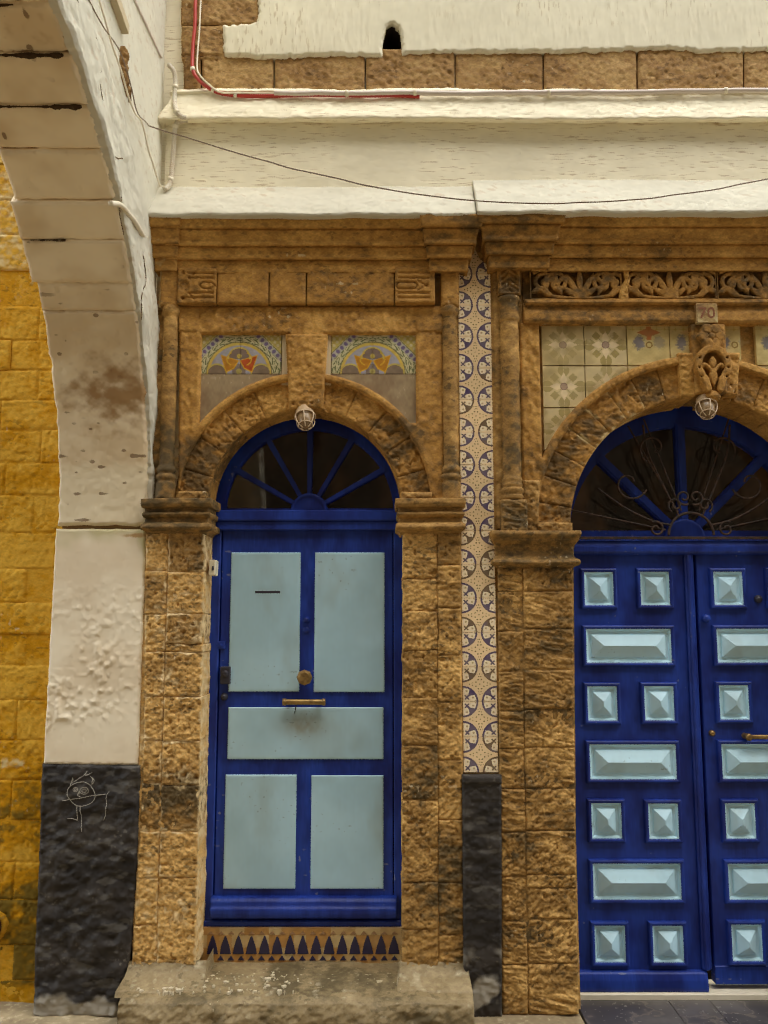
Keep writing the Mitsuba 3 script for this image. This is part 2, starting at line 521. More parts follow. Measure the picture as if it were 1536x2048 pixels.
def disc(x, y, cx, cy, r, s=.012):
    return 1 - smoothstep(r - s, r + s, dr.sqrt(dr.square(x - cx) + dr.square(y - cy)))


def f_strip(p, n, uv):
    u = (p.x - TSX0) / (TSX1 - TSX0)
    vv = (p.z - TSZ) / TSP
    k = dr.floor(vv)
    v = vv - k
    a, b = dr.minimum(u, 1 - u), dr.minimum(v, 1 - v)
    r = dr.sqrt(a * a + b * b)
    q, s = dr.abs(a - b) * .7071, (a + b) * .7071
    wear = fbm(p.x * 30, k * 3.1, p.z * 30, 3)
    quad = cell_rand(k * 3 + dr.floor(u * 2), dr.floor(vv * 2), 5)
    ground = mix((.75, .56, .33), (.80, .65, .43), smoothstep(.44, .40, r))
    ground = ground * (.9 + .2 * cell_rand(k, 1, 2)) * (.92 + .16 * wear)
    ringm = smoothstep(.012, .0, dr.abs(r - .422) - .021)
    stem = smoothstep(.02, 0., q - .018 - .085 * smoothstep(.24, .41, s)) * smoothstep(.15, .17, s) * smoothstep(.44, .42, s)
    cr = dr.maximum(smoothstep(.018, .004, dr.abs(a - .12 - (b - .12)) - .019), smoothstep(.018, .004, dr.abs(a - .12 + (b - .12)) - .019)) * smoothstep(.072, .060, dr.maximum(dr.abs(a - .12), dr.abs(b - .12)))
    m = dr.maximum(dr.maximum(ringm, stem), cr)
    ink = mix((.030, .018, .105), (.10, .055, .03), smoothstep(.55, .8, quad + (wear - .5) * .6))
    dl = dr.minimum(dr.square(a - .30) + dr.square(b - .115), dr.square(a - .115) + dr.square(b - .30))
    loop = smoothstep(.018, .006, dr.abs(dr.sqrt(dl) - .066) - .008) * smoothstep(.42, .40, r) * (1 - m)
    dot = smoothstep(.036, .02, dr.sqrt(dl))
    cd = dr.maximum(disc(a, b, .37, .03, .016), disc(a, b, .03, .37, .016))
    da, db = dr.abs(u - .5), dr.abs(v - .5)
    st = mi.Float(0)
    for cx, cy, rr in ((0, .29, .013), (.03, .215, .013), (.045, .13, .016), (.115, .06, .015), (.215, .035, .012), (.30, 0, .014), (0, 0, .012), (.06, .28, .008)):
        st = dr.maximum(st, disc(da, db, cx, cy, rr * 1.35, .008))
    c = mix(ground, (.80, .72, .56), loop * .8)
    c = mix(c, ink, m * (.75 + .25 * wear))
    c = mix(c, mix((.25, .22, .05), (.28, .10, .04), cell_rand(k, dr.floor(u * 2), 9)), dr.maximum(dot * .6, cd * .6))
    return mix(c, (.16, .11, .035), st * .85)


mat('m_strip', f_strip, .22, .5)

# art-nouveau panels ----------------------------------------------------------
PW = 4.0 / FPX * 1.02
PC1 = (X(478, 748, .03), Z(748, .03))
PC2 = (X(745, 748, .03), Z(748, .03))
PCM = (PC1[0] + PC2[0]) / 2


def quadmask(x, y, pts, s=.8):
    m = mi.Float(1)
    for (ax, ay), (bx, by) in zip(pts, pts[1:] + pts[:1]):
        L = math.hypot(bx - ax, by - ay)
        dd = ((bx - ax) * (y - ay) - (by - ay) * (x - ax)) / L
        m = dr.minimum(m, smoothstep(-s, s, dd))
    return m


def f_nouveau(p, n, uv):
    second = p.x > PCM
    X0 = dr.select(second, mi.Float(PC2[0]), mi.Float(PC1[0]))
    sx = (p.x - X0) / PW
    x, y = dr.abs(sx), (p.z - PC1[1]) / PW
    r = dr.sqrt(x * x + y * y)
    th = dr.atan2(y, x)
    w = fbm(p.x * 60, 1.3, p.z * 60, 3)
    c = mi.Color3f(.45, .40, .20)
    sc = dr.sin(th * 26 + 3 * dr.sin(r * .55)) * dr.sin(r * .42 + 1.5 * dr.sin(th * 13))
    c = mix(c, mix((.58, .53, .33), (.17, .19, .085), smoothstep(-.1, .25, sc)), smoothstep(66, 68, r) * smoothstep(100, 96, r))
    e = x + y
    dgl = mi.Float((x - y) / 16.0)
    fr = dgl - dr.floor(dgl) - .5
    band = smoothstep(8.5, 7.5, dr.abs(e - 117))
    fl = 1 - smoothstep(.26, .40, dr.sqrt(fr * fr + dr.square((e - 117) / 19)))
    c = mix(c, (.44, .42, .36), band)
    c = mix(c, (.17, .13, .25), band * fl)
    co = smoothstep(126, 128, e)
    c = mix(c, mix((.50, .41, .12), (.56, .50, .30), smoothstep(.0, .3, dr.sin(x * .5) * dr.sin(y * .45))), co)
    c = mix(c, (.27, .235, .085), smoothstep(1.2, .6, dr.abs(e - 127)) * .8)
    ins = smoothstep(63, 62, r)
    c = mix(c, (.36, .345, .38), ins)
    c = mix(c, (.58, .43, .10), smoothstep(3.2, 2.6, dr.abs(r - 62.5)))
    c = mix(c, (.20, .17, .06), smoothstep(1.1, .5, dr.abs(r - 66.6)))
    rs = dr.sqrt(dr.square(x - 45) + y * y)
    c = mix(c, (.22, .16, .11), smoothstep(20, 19, rs) * ins)
    c = mix(c, (.52, .41, .11), smoothstep(1.9, 1.4, dr.abs(rs - 20)) * ins)
    rt = dr.sqrt(x * x + dr.square(y - 33))
    c = mix(c, (.21, .15, .12), smoothstep(22, 21, rt) * smoothstep(30, 31, y))
    c = mix(c, (.22, .17, .14), smoothstep(14, 13, x) * smoothstep(22, 20, y))
    qm = quadmask(x, y, [(0, 28), (10, 10), (27, 2), (38, 40)], 1.0)
    qi = quadmask(x, y, [(3, 27.5), (11.5, 12.5), (25.5, 5), (35.5, 36.8)], .8)
    red = dr.select(second | (sx < 0), mi.Float(0), mi.Float(1))
    c = mix(c, (.62, .34, .035), qm)
    c = mix(c, mix(mix((.46, .19, .022), (.50, .24, .03), w), (.45, .055, .02), red * .8), qi)
    c = mix(c, (.60, .35, .04), smoothstep(1.7, 1.2, dr.abs(dr.sqrt(dr.square(x - 12) + dr.square(y - 31)) - 13)) * smoothstep(15, 16, x) * smoothstep(12, 14, y))
    c = mix(c, (.54, .42, .10), smoothstep(1.8, 1.3, dr.abs(rt - 22)) * smoothstep(30, 31, y))
    c = mix(c, (.50, .38, .09), disc(x, y, 0, 37, 5, 1))
    c = mix(c, (.42, .34, .11), disc(x, y, 0, 5, 6, 1))
    return c * (.72 + .45 * w)


mat('m_nouveau', f_nouveau, .25, .5)


def f_slate(p, n, uv):
    n1 = fbm(p.x * 12, p.y, p.z * 9, 4)
    n2 = fbm(p.x * 90, p.y, p.z * 40, 2)
    c = mix((.26, .18, .105), (.35, .265, .16), smoothstep(.3, .7, n1)) * (.85 + .3 * n2)
    return mix(c, (.5, .45, .34), smoothstep(.72, .8, n2) * smoothstep(.5, .7, n1) * .5)


mat('m_slate', f_slate, .35, .45)

# flower tiles -----------------------------------------------------------------
FTW = X(1168, 690, .03) - X(1082.5, 690, .03)
FTX, FTZ = X(1082.5, 690, .03), Z(649, .03)


def f_flower(p, n, uv):
    u, v = (p.x - FTX) / FTW, (FTZ - p.z) / FTW
    k, l = dr.floor(u), dr.floor(v)
    a, b = dr.abs(u - k - .5), dr.abs(v - l - .5)
    s, t = dr.maximum(a, b), dr.minimum(a, b)
    w = fbm(p.x * 26, 2.2, p.z * 26, 4)
    rnd = cell_rand(k, l, 3)
    c = mix((.66, .54, .31), (.54, .43, .22), w)
    ol = smoothstep(.01, 0, t - .03 - .10 * smoothstep(.20, .36, s) + .04 * smoothstep(.42, .5, s)) * smoothstep(.19, .23, s) * smoothstep(.002, .007, t)
    pt = smoothstep(.012, 0, t - .62 * dr.minimum(s - .03, (.33 - s) * .8))
    dg = smoothstep(.012, 0, dr.abs(a - .215) + dr.abs(b - .215) - .105) * smoothstep(.0, .008, dr.abs(a - b) - .004)
    fade = (.55 + .45 * rnd) * smoothstep(.25, .5, w + .12)
    c = mix(c, (.28, .21, .05), dr.maximum(ol, dg) * fade * .85)
    c = mix(c, (.72, .58, .36), pt * .95)
    ln = smoothstep(.008, .002, dr.abs(a - b) - .003) * smoothstep(.27, .25, s) * smoothstep(.05, .06, s)
    c = mix(c, (.20, .14, .06), ln * fade * .8)
    rc = dr.sqrt(a * a + b * b)
    c = mix(c, (.34, .22, .17), smoothstep(.085, .075, rc) * .8)
    c = mix(c, (.20, .12, .11), smoothstep(.012, .006, dr.abs(rc - .08)) * .8)
    c = mix(c, (.36, .27, .11), smoothstep(.40, .70, fbm(p.x * 11, 7.1, p.z * 11, 3)) * .75)
    return c * (.72 + .5 * w)


mat('m_flower', f_flower, .3, .5)


def f_orange(p, n, uv):
    u, v = (p.x - FTX) / FTW - .02, (FTZ - p.z) / FTW
    k = dr.floor(u)
    x, y = u - k - .5, v - .5
    w = fbm(p.x * 30, 4.2, p.z * 30, 4)
    rnd = smoothstep(.2, .9, 1 - dr.abs(k - 2) * .55)
    c = mix((.52, .40, .15), (.60, .49, .24), w)
    yl = smoothstep(.12, .0, dr.abs(dr.sin(x * 17) * dr.sin(y * 17))) * smoothstep(-.3, -.36, y)
    c = mix(c, (.45, .33, .06), yl * .8)
    red = smoothstep(.015, 0, dr.abs(x) * .42 + dr.abs(y + .30) - .11) + smoothstep(.01, 0, dr.abs(x) - .055) * smoothstep(.01, 0, dr.abs(y + .28) - .16)
    c = mix(c, (.42, .12, .03), dr.clip(red, 0, 1) * rnd * (.5 + .6 * w))
    bl = smoothstep(.15, .09, dr.sqrt(dr.square(dr.abs(x) - .24) + dr.square((y + .06) * .75)) + (fbm(p.x * 120, 1, p.z * 120, 2) - .5) * .12)
    c = mix(c, (.19, .175, .20), bl * dr.select(x < 0, mi.Float(.9), mi.Float(.45)))
    rc = dr.sqrt(x * x + dr.square(y + .0))
    c = mix(c, (.30, .19, .05), smoothstep(.022, .008, dr.abs(rc - .065)))
    return c * (.75 + .45 * w)


mat('m_orange', f_orange, .3, .5)
mat('m_zellige_dark', (.024, .020, .055), .3, .5)


def f_zell(p, n, uv):
    r1 = cell_rand(p.x * 17.4 + .3, p.z * 18.0, 2)
    w = fbm(p.x * 40, p.y, p.z * 40, 3)
    return mix((.42, .215, .06), (.52, .38, .18), smoothstep(.3, .9, r1)) * (.8 + .4 * w)


mat('m_zellige_ochre', f_zell, .35, .5)
mat('m_zellige_clay', (.30, .17, .08), .5, .4)
scene['m_glass'] = {'type': 'thindielectric', 'int_ior': 1.33}


def f_drape(p, n, uv):
    w = fbm(p.x * 9, p.y * 5, p.z * 5, 3)
    f2 = noise(p.x * 34, 1.0, p.z * 3)
    return mix((.012, .006, .002), (.075, .034, .009), smoothstep(.35, .75, w)) * (.6 + .6 * f2)


mat('m_drape', f_drape, .7, .3)


def f_iron(p, n, uv):
    w = fbm(p.x * 60, p.y * 60, p.z * 60, 3)
    return mix((.020, .013, .010), (.062, .030, .016), smoothstep(.35, .7, w))


mat('m_iron', f_iron, .6, .4)


def f_brass(p, n, uv):
    w = fbm(p.x * 40, p.y * 40, p.z * 40, 3)
    return mix((.36, .23, .085), (.20, .125, .05), smoothstep(.35, .7, w))


mat('m_brass', f_brass, .38, .5, metallic=.7)
mat('m_dark_metal', (.03, .03, .045), .4, .5)
mat('m_lamp_body', (.44, .31, .18), .45, .4)
mat('m_lamp_wire', (.56, .43, .29), .4, .5)
mat('m_lamp_glass', (.24, .155, .075), .25, .4)
mat('m_red', (.42, .035, .025), .4, .5)
mat('m_cable_white', (.72, .66, .52), .5, .4)
mat('m_cable_lav', (.58, .51, .46), .4, .5)
mat('m_wire', (.20, .14, .10), .5, .4)
mat('m_chalk', (.40, .37, .32), .9, .1)
mat('m_splash', (.55, .48, .34), .8, .2)
mat('m_wood', (.50, .42, .28), .8, .2)
mat('m_plaque', stonefn((.36, .235, .09), (.30, .18, .065), (.2, .11, .045), (.5, .4, .2), .2), .5, .4)
mat('m_plaque_ink', (.22, .085, .04), .6, .3)
mat('m_bell', (.66, .60, .44), .4, .5)


def f_marble(p, n, uv):
    w = fbm(p.x * 7, p.y * 7, p.z * 7, 4)
    s = smoothstep(.86, .90, noise(p.x * 75, p.y * 75, p.z * 5))
    c = mix((.05, .045, .045), (.10, .09, .085), smoothstep(.35, .7, w))
    c = mix(c, (.20, .16, .12), smoothstep(.03, .0, dr.abs(w - .52)) * .35)
    return mix(c, (.34, .31, .26), s * .3)


mat('m_marble', f_marble, .28, .5)


def f_ground(p, n, uv):
    w = fbm(p.x * 5, p.y * 5, p.z * 5, 4)
    w2 = fbm(p.x * 50, p.y * 50, p.z * 50, 3)
    c = mix((.34, .27, .165), (.24, .185, .11), smoothstep(.35, .7, w)) * (.75 + .5 * w2)
    return mix(c, (.52, .45, .32), smoothstep(.62, .75, w2) * .4)


mat('m_ground', f_ground, .75, .3)


# ------------------------------------------------------------------ tone fields for the portals' stone
def gauss(u, v, px, py, sx, sy):
    x, z = X(px, py), Z(py)
    return np.exp(-((u - x) / (sx * .00235)) ** 2 - ((v - z) / (sy * .00235)) ** 2)


def tone_portal(base=.36):
    def f(u, v):
        t = np.full(np.shape(u), base, float)
        t = t + .26 * np.clip((v - Z(620)) / .35, 0, 1)            # the frieze and cornice are of a browner stone
        for px, py, sx, sy, a in ((385, 930, 45, 70, .5), (330, 860, 25, 110, .40), (800, 880, 70, 60, .42), (850, 960, 50, 45, .30), (905, 960, 25, 40, .25), (745, 840, 40, 30, .25),
                                  (1020, 860, 25, 110, .38), (1125, 970, 60, 110, .48), (1180, 850, 60, 50, .36), (1290, 770, 70, 40, .26), (440, 880, 60, 50, .25), (1500, 790, 60, 50, .2), (860, 700, 40, 60, .15), (360, 1000, 60, 20, .25)):
            t = t + 1.25 * a * gauss(u, v, px, py, sx, sy)
        return t
    return f


TP = tone_portal()
rng = np.random.default_rng(7)

# ================================================================== GROUND
def sheet(x0, x1, y0, y1, res, z0, seed, amp):
    nx, ny = int((x1 - x0) / res), int((y1 - y0) / res)
    gx, gy = np.meshgrid(np.linspace(x0, x1, nx), np.linspace(y0, y1, ny), indexing='ij')
    gz = z0 + (meshkit.fbm(np.stack([gx * 5, gy * 5, gx * 0 + seed], -1), 4, seed) - .5) * amp
    V = np.stack([gx, gy, gz], -1).reshape(-1, 3)
    i, j = np.meshgrid(np.arange(nx - 1), np.arange(ny - 1), indexing='ij')
    a, b, c, d = i * ny + j, (i + 1) * ny + j, (i + 1) * ny + j + 1, i * ny + j + 1
    return V, np.vstack([np.stack([a, b, c], -1).reshape(-1, 3), np.stack([a, c, d], -1).reshape(-1, 3)])


scene['ground'] = mikit.ply(sheet(-30, 30, -30, 30, .25, -.14, 3, .01), 'm_ground', smooth=True)
labels['ground'] = {'label': 'dusty cement ground in front of the old facade', 'kind': 'structure'}
scene['pavement'] = mikit.ply(sheet(-4.0, .868, -1.6, .3, .012, 0.0, 5, .022), 'm_ground', smooth=True)
labels['pavement'] = {'label': 'cement strip along the foot of the walls', 'kind': 'structure'}

# ================================================================== HOUSE ACROSS THE LANE (behind the viewer; it narrows the sky)
oh = thing('opposite_house', 'plain plastered house across the lane, facing the two portals', 'house')
add('wall', bbox(-8, 10, -6.2, -4.7, -.1, 9.0, .02), 'm_ochre_wash', oh, False)

# ================================================================== UPPER WALL
XR_END = 3.4
uw = thing('house_wall', 'cream plastered upper wall above the two portals, with a band of bare stone blocks', 'wall')
vent = Polygon(P2([(765, 112), (766, 72), (772, 55), (784, 48), (797, 54), (803, 70), (804, 112)]))
topw = Polygon(P2([(447, 113), (447, 52), (515, 46), (517, 0), (517, -420)]) + [(XR_END, Z(-420)), (XR_END, Z(104))] + P2([(1536, 101), (1400, 104), (1340, 98), (1200, 104), (1000, 107), (900, 104), (760, 112), (640, 112), (560, 117)])).difference(vent)
put('plaster', slab(topw, -.012, .05, .009, .012, r_plaster_v, 1, seed=1, jit=.012, jf=48), 'm_plaster_v', uw)
# the vent's hollow, open to a dark shaft
vr = _rings(vent)[0]
k = len(vr)
V = np.vstack([np.stack([vr[:, 0], np.full(k, y), vr[:, 1]], -1) for y in (.02, .55)] + [[[vr[:, 0].mean(), .56, vr[:, 1].mean()]]])
i = np.arange(k)
j = (i + 1) % k
F = np.vstack([np.stack([i, j, j + k], -1), np.stack([i, j + k, i + k], -1), np.stack([i + k, j + k, i * 0 + 2 * k], -1)])
add('vent', (V, F), 'm_soot', uw, False, uv=np.full((len(V), 2), [.9, 0.]), label='small round-topped dark vent hole')
put('core', slab(sbox(X(200, 500), Z(440), XR_END, 8.0).difference(vent.buffer(.02)), .05, .2, .2, .01, sides=False), 'm_plaster', uw)
put('core', slab(sbox(X(280, 1100), 0, X(312, 800), Z(436)), .06, .2, .05, .01), 'm_plaster', uw)
add('inner_wall', bbox(-3.6, XR_END, .62, .70, -.1, 8.0, .01), 'm_soot', uw, False)
for n, (a, b) in enumerate(zip([365, 402, 548, 731, 911, 1088, 1276, 1490, 1640, 1800, 1990], [401, 547, 730, 910, 1087, 1275, 1489, 1639, 1799, 1988, 2150])):
    put('stone_block', slab(Polygon(P2([(a + 1, 184), (b - 1, 184), (b - 1, 96), (a + 1, 96)])), .004 + .006 * rng.random(), .05, .009, .007, r_rough, .55, tone=.25 + .25 * rng.random(), seed=20 + n, jit=.002), 'm_stone_upper', uw)
for n, (a, b, c, d) in enumerate([(362, 516, -60, 47), (362, 449, 49, 109), (362, 450, 111, 116), (362, 500, -180, -62)]):
    put('stone_block', slab(Polygon(P2([(a, d), (b, d), (b, c), (a, c)])), .003, .05, .009, .007, r_rough, .6, tone=.2 + .2 * rng.random(), seed=50 + n, jit=.004), 'm_stone_upper', uw)
# string course, then the plain plaster panel below it
sc = [(-.02, Z(243, 0)), (.03, Z(241, -.03)), (.068, Z(238, -.068)), (.072, Z(234, -.072)), (.060, Z(224, -.06)), (.035, Z(208, -.035)), (.022, Z(196, -.022)), (.018, Z(188, -.018)), (.03, Z(183, -.03)), (.014, Z(178, -.014)), (-.02, Z(177, 0))]
put('string_course', mould(X(352, 210), XR_END, sc, 0, .02, .02, .008, .008, 4, tone=0, mort=.12), 'm_plaster', uw)
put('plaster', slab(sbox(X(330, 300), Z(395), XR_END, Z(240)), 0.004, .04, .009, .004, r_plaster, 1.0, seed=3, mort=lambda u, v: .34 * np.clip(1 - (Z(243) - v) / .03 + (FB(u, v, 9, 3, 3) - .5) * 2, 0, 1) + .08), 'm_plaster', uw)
# weathered sloping ledge on top of each cornice
LED = lambda yt, yf, yb, py: [(-.02, Z(yb, -py) - .002), (py, Z(yb, -py)), (py + .006, Z((yf + yb) / 2, -py)), (py, Z(yf, -py)), (py * .5, (Z(yf, -py) + Z(yt, 0)) / 2 + .006), (0.0, Z(yt, 0)), (-.02, Z(yt, 0) + .004)]
put('ledge', mould(X(300, 400), X(944, 395), LED(374, 423, 432, .165), 0, .02, .02, .008, .006, 6, mort=.10, flare_l=0, flare_r=0), 'm_white', uw, label='sloping whitewashed ledge over the narrow door')
put('ledge', mould(X(946, 395), XR_END, LED(360, 418, 427, .185), 0, .02, .02, .008, .006, 8, mort=.10, flare_l=0, flare_r=0), 'm_white', uw, label='sloping whitewashed ledge over the double door')

# ================================================================== NARROW PORTAL
XC, R0, RE, RR = -.381, .461, .604, .640
ZS = Z(1006)
DOORY = .20
XL, XRt = XC - R0, XC + R0 - .002


def CIR(xc, zc, r, n=96):
    return Point(xc, zc).buffer(r, quad_segs=n // 4)


def SECT(xc, zc, r0, r1, a0, a1, n=14):
    a = np.linspace(a0, a1, n)
    return Polygon([(xc + r1 * math.cos(t), zc + r1 * math.sin(t)) for t in a] + [(xc + r0 * math.cos(t), zc + r0 * math.sin(t)) for t in a[::-1]])


po = thing('stone_portal', 'carved stone surround of the narrow door, with paired tile panels over its arch', 'doorway')


def corn(add_p, dy=0):
    """Cornice profile, bottom to top."""
    c = [(.0, 546), (.030, 545.5), (.032, 538), (.034, 522), (.030, 520), (.054, 518.5), (.058, 514), (.060, 506), (.066, 495), (.062, 493), (.086, 491), (.090, 486), (.088, 480), (.096, 470), (.106, 461), (.102, 458), (.124, 456), (.130, 450), (.134, 442), (.138, 431)]
    out = [(p + add_p * (p > .01), Z(y + dy, -(p + add_p))) for p, y in c]
    return [(-.02, out[0][1] - .001)] + out + [(-.02, out[-1][1] + .001)]


put('cornice', mould(X(340, 500), X(905, 500), corn(0), 0, .02, .02, .006, .003, 9, tone=lambda u, v: .30 + .15 * (FB(u, v, 6, 5, 3) - .5) * 4, flare_l=0, flare_r=0), 'm_stone_red', po)
put('cornice_block', mould(X(322, 500), X(352, 500), corn(.018, -4), 0, .03, .03, .008, .004, 10, tone=.5, mort=lambda u, v: .8 * np.clip((FB(u, v, 11, 8, 3) - .5) * 5, 0, 1) * (u < X(345, 480)), flare_l=.3, flare_r=.35), 'm_stone_red', po)
put('cornice_block', mould(X(868, 510), X(918, 510), corn(.03, -3), 0, .03, .05, .006, .003, 11, tone=.68, flare_l=.45, flare_r=.62), 'm_stone_red', po)
put('core', slab(sbox(X(300, 800), 0, X(930, 800), Z(440)).difference(CIR(XC, ZS, R0 + .01)).difference(sbox(XC - R0 - .01, -1, XC + R0 + .01, ZS)), .045, .1, .03, .003, None, tone=.2, mort=.6), 'm_stone', po)
# frieze in three plain stones between two carved ends
fz = [(436, 539), (540, 613), (614, 789)]
for n, (a, b) in enumerate(fz):
    put('frieze_stone', slab(rect_px(a + .7, b - .7, 543, 611), -.030, .07, .008, .005, r_smooth, 1, tone=.46, seed=60 + n), 'm_stone_red', po)


def carve_l(u, v, d):
    x0, z0 = X(360, 577), Z(577)
    a, b = (u - x0) / .00235, (v - z0) / .00238
    h = np.zeros_like(u)
    for zz, ra, rb in ((26, 18, 74), (16, 20, 74), (-16, 22, 74), (-26, 6, 74)):
        h += .010 * np.exp(-((b - zz) / 2.0) ** 2) * (a > ra) * (a < rb)
    q = np.abs(np.maximum(np.abs(a - 60) - 8, 0) + np.abs(b) * 1.15 - 8)
    h += .011 * np.exp(-(q / 1.8) ** 2) * (a > 38)
    q = np.abs(np.hypot(a - 12, b) - 9)
    h += .010 * np.exp(-(q / 2.0) ** 2) + .010 * (np.hypot(a - 12, b) < 7)
    for s in (-1, 1):
        h += .009 * np.exp(-((b - s * (a - 4) * .95) / 2.2) ** 2) * (a < 34) * (a > 20)
        h += .009 * (np.hypot(a - 10, b - s * 27) < 3.5)
    return h


def carve_r(u, v, d):
    x0, z0 = X(792, 577), Z(577)
    a, b = (u - x0) / .00235, (v - z0) / .00238
    h = np.zeros_like(u)
    for zz in (27, 16, -16, -26):
        h += .010 * np.exp(-((b - zz) / 2.0) ** 2) * (a > 4) * (a < 70)
    q = np.abs(np.hypot(np.maximum(np.abs(a - 22) - 14, 0), b) - 7)
    h += .011 * np.exp(-(q / 1.8) ** 2)
    for s in (-1, 1):
        h += .008 * np.exp(-((b - s * (62 - a) * .6) / 2.2) ** 2) * (a < 66) * (a > 44)
    return h


put('carved_panel', slab(rect_px(359, 435, 542, 612), -.042, .09, .005, .004, r_smooth, .8, tone=.58, seed=64, extra=carve_l), 'm_stone_red', po, 'grooved frieze block with a worn cross and cartouche')
put('carved_panel', slab(rect_px(790, 869, 540, 611), -.042, .09, .005, .004, r_smooth, .8, tone=.55, seed=65, extra=carve_r), 'm_stone_red', po, 'grooved frieze block with a long rounded cartouche')

pan_l = rect_px(400, 577, 667, 845).difference(CIR(XC, ZS, RR))
pan_r = rect_px(648, 832, 667, 845).difference(CIR(XC, ZS, RR))
spr = Polygon(P2([(356, 1002), (888, 1002), (884, 611), (358, 611)])).difference(CIR(XC, ZS, RE)).difference(pan_l).difference(pan_r).difference(sbox(XC - RE, 0, XC + RE, ZS + .005)).buffer(0)
put('spandrel_wall', slab(spr, 0, .05, .007, .009, r_smooth, 1.15, tone=TP, seed=70, mort=lambda u, v: .30 * np.clip((FB(u, v, 5, 70, 3) - .52) * 6, 0, 1)), 'm_stone_red', po)
nv = 11
for n in range(nv):
    a0, a1 = math.pi * n / nv + .0015, math.pi * (n + 1) / nv - .0015
    if n == nv // 2:
        continue
    put('voussoir', slab(SECT(XC, ZS, R0, RE + .02, a0, a1), .030 + .003 * rng.random(), .175, .006, .005, r_rough, .8, tone=lambda u, v, q=.22 * rng.random(): TP(u, v) - .12 + q, seed=80 + n), 'm_stone_red', po)
put('keystone', slab(Polygon([(X(571, 700), Z(669)), (X(579, 800), Z(819)), (X(646, 800), Z(818)), (X(655, 700), Z(669))]), -.014, .21, .007, .009, r_rough, .75, tone=.42, seed=95), 'm_stone_red', po)
for s in (-1, 1):
    put('frame_strip', slab(rect_px(358 if s < 0 else 833, 398 if s < 0 else 886, 613, 664), -.006, .02, .008, .005, r_smooth, 1, tone=.46, seed=97 + s), 'm_stone_red', po)
# decorated tiles in the two recesses
for nm, xa, xm, xb, strip, pan in (('l', 400, 481, 563, (564, 577), pan_l), ('r', 663, 745, 832, (648, 662), pan_r)):
    for a, b in ((xa, xm), (xm, xb)):
        g = rect_px(a + .3, b - .3, 664, 748, .03).difference(CIR(XC, ZS, RR - .01))
        add('tile', extrude(g, .027, .02, .0012), 'm_nouveau', po, False)
    g = rect_px(strip[0], strip[1], 664, 770, .03)
    add('tile', extrude(g, .028, .02, .0015), 'm_tile_edge', po, False, label='narrow plain cream edging tile')
    g = rect_px(min(xa, strip[0]), max(xb, strip[1]), 749, 850, .03).intersection(pan.buffer(.012)).difference(rect_px(strip[0] - 1, strip[1] + 1, 664, 770.5, .03))
    add('slate_panel', extrude(max(getattr(g, 'geoms', [g]), key=lambda q: q.area), .026, .02, .001), 'm_slate', po, False)
# pilasters: flat above, engaged colonnette below
zt, zb = Z(516, -.03), Z(612, -.03)
put('pilaster', slab(sbox(X(319, 560, -.03), zb, X(356, 560, -.03), zt), -.030, .08, .008, .010, r_smooth, 1.2, tone=.40, mort=lambda u, v: .8 * np.clip((X(331, 560) - u) / .02 + (FB(u, v, 9, 3, 3) - .5) * 2, 0, 1), seed=101), 'm_stone_red', po)
put('pilaster', slab(sbox(X(882, 560, -.03), zb, X(918, 560, -.03), zt), -.030, .08, .008, .010, r_smooth, 1.2, tone=.45, seed=102), 'm_stone_red', po)
put('wall_strip', slab(Polygon(P2([(299, 1000), (327, 1000), (327, 612), (309, 612)])), .012, .05, .008, .006, r_rough, .8, tone=lambda u, v: .55 + .35 * np.clip((Z(800) - v) * 3, 0, 1), seed=103), 'm_stone', po)
put('wall_strip', slab(Polygon(P2([(884, 1000), (924, 1000), (919, 612), (882, 612)])), .012, .05, .008, .006, r_smooth, 1, tone=TP, seed=104), 'm_stone', po)
for px, s in ((336, 0), (901, 1)):
    cx = X(px, 800)
    put('colonnette', lathe(cx, .012, [(.02, Z(1000)), (.046, Z(998)), (.046, Z(966)), (.040, Z(962)), (.050, Z(957)), (.050, Z(951)), (.038, Z(947)), (.046, Z(942)), (.044, Z(936)), (.036, Z(930)),
                                    (.037, Z(800)), (.036, Z(640)), (.036, Z(634)), (.047, Z(627)), (.049, Z(619)), (.044, Z(613)), (.03, Z(610)), (.01, Z(609))], seed=105 + s, amp=.0045,
                            tone=(lambda u, v: .40 + .55 * np.clip((Z(760) - v) * 4, 0, 1)) if s == 0 else TP), 'm_stone', po)


def impost_l(y, p):
    return Z(y, -p)


IMP = [(.0, 1068), (.012, 1063), (.050, 1058), (.056, 1053), (.050, 1047), (.020, 1044), (.016, 1036), (.034, 1033), (.044, 1028), (.040, 1024), (.022, 1022), (.022, 1015), (.052, 1013), (.060, 1006), (.058, 996)]
IP = [(-.02, Z(1069))] + [(p, Z(y, -p)) for p, y in IMP] + [(-.02, Z(996, -.058) + .004)]
put('impost', mould(X(295, 1030), XL + .002, IP, 0, .02, .17, .007, .0055, 110, tone=.80, mort=.0, flare_l=.3, flare_r=.55), 'm_stone', po)
put('impost', mould(XRt - .002, X(921, 1030), IP, 0, .17, .05, .007, .0045, 111, tone=.52, flare_l=.4, flare_r=.35), 'm_stone', po)
put('impost_course', slab(Polygon(P2([(358, 999), (413, 999), (413, 983), (358, 983)])), -.020, .04, .006, .008, r_rough, .8, tone=.45, seed=112), 'm_stone', po)
put('impost_course', slab(Polygon(P2([(803, 1000), (864, 1000), (864, 985), (803, 985)])), -.020, .04, .006, .008, r_rough, .8, tone=.45, seed=113), 'm_stone', po)


def lerp_px(tab, y):
    return float(np.interp(y, [t[0] for t in tab], [t[1] for t in tab]))


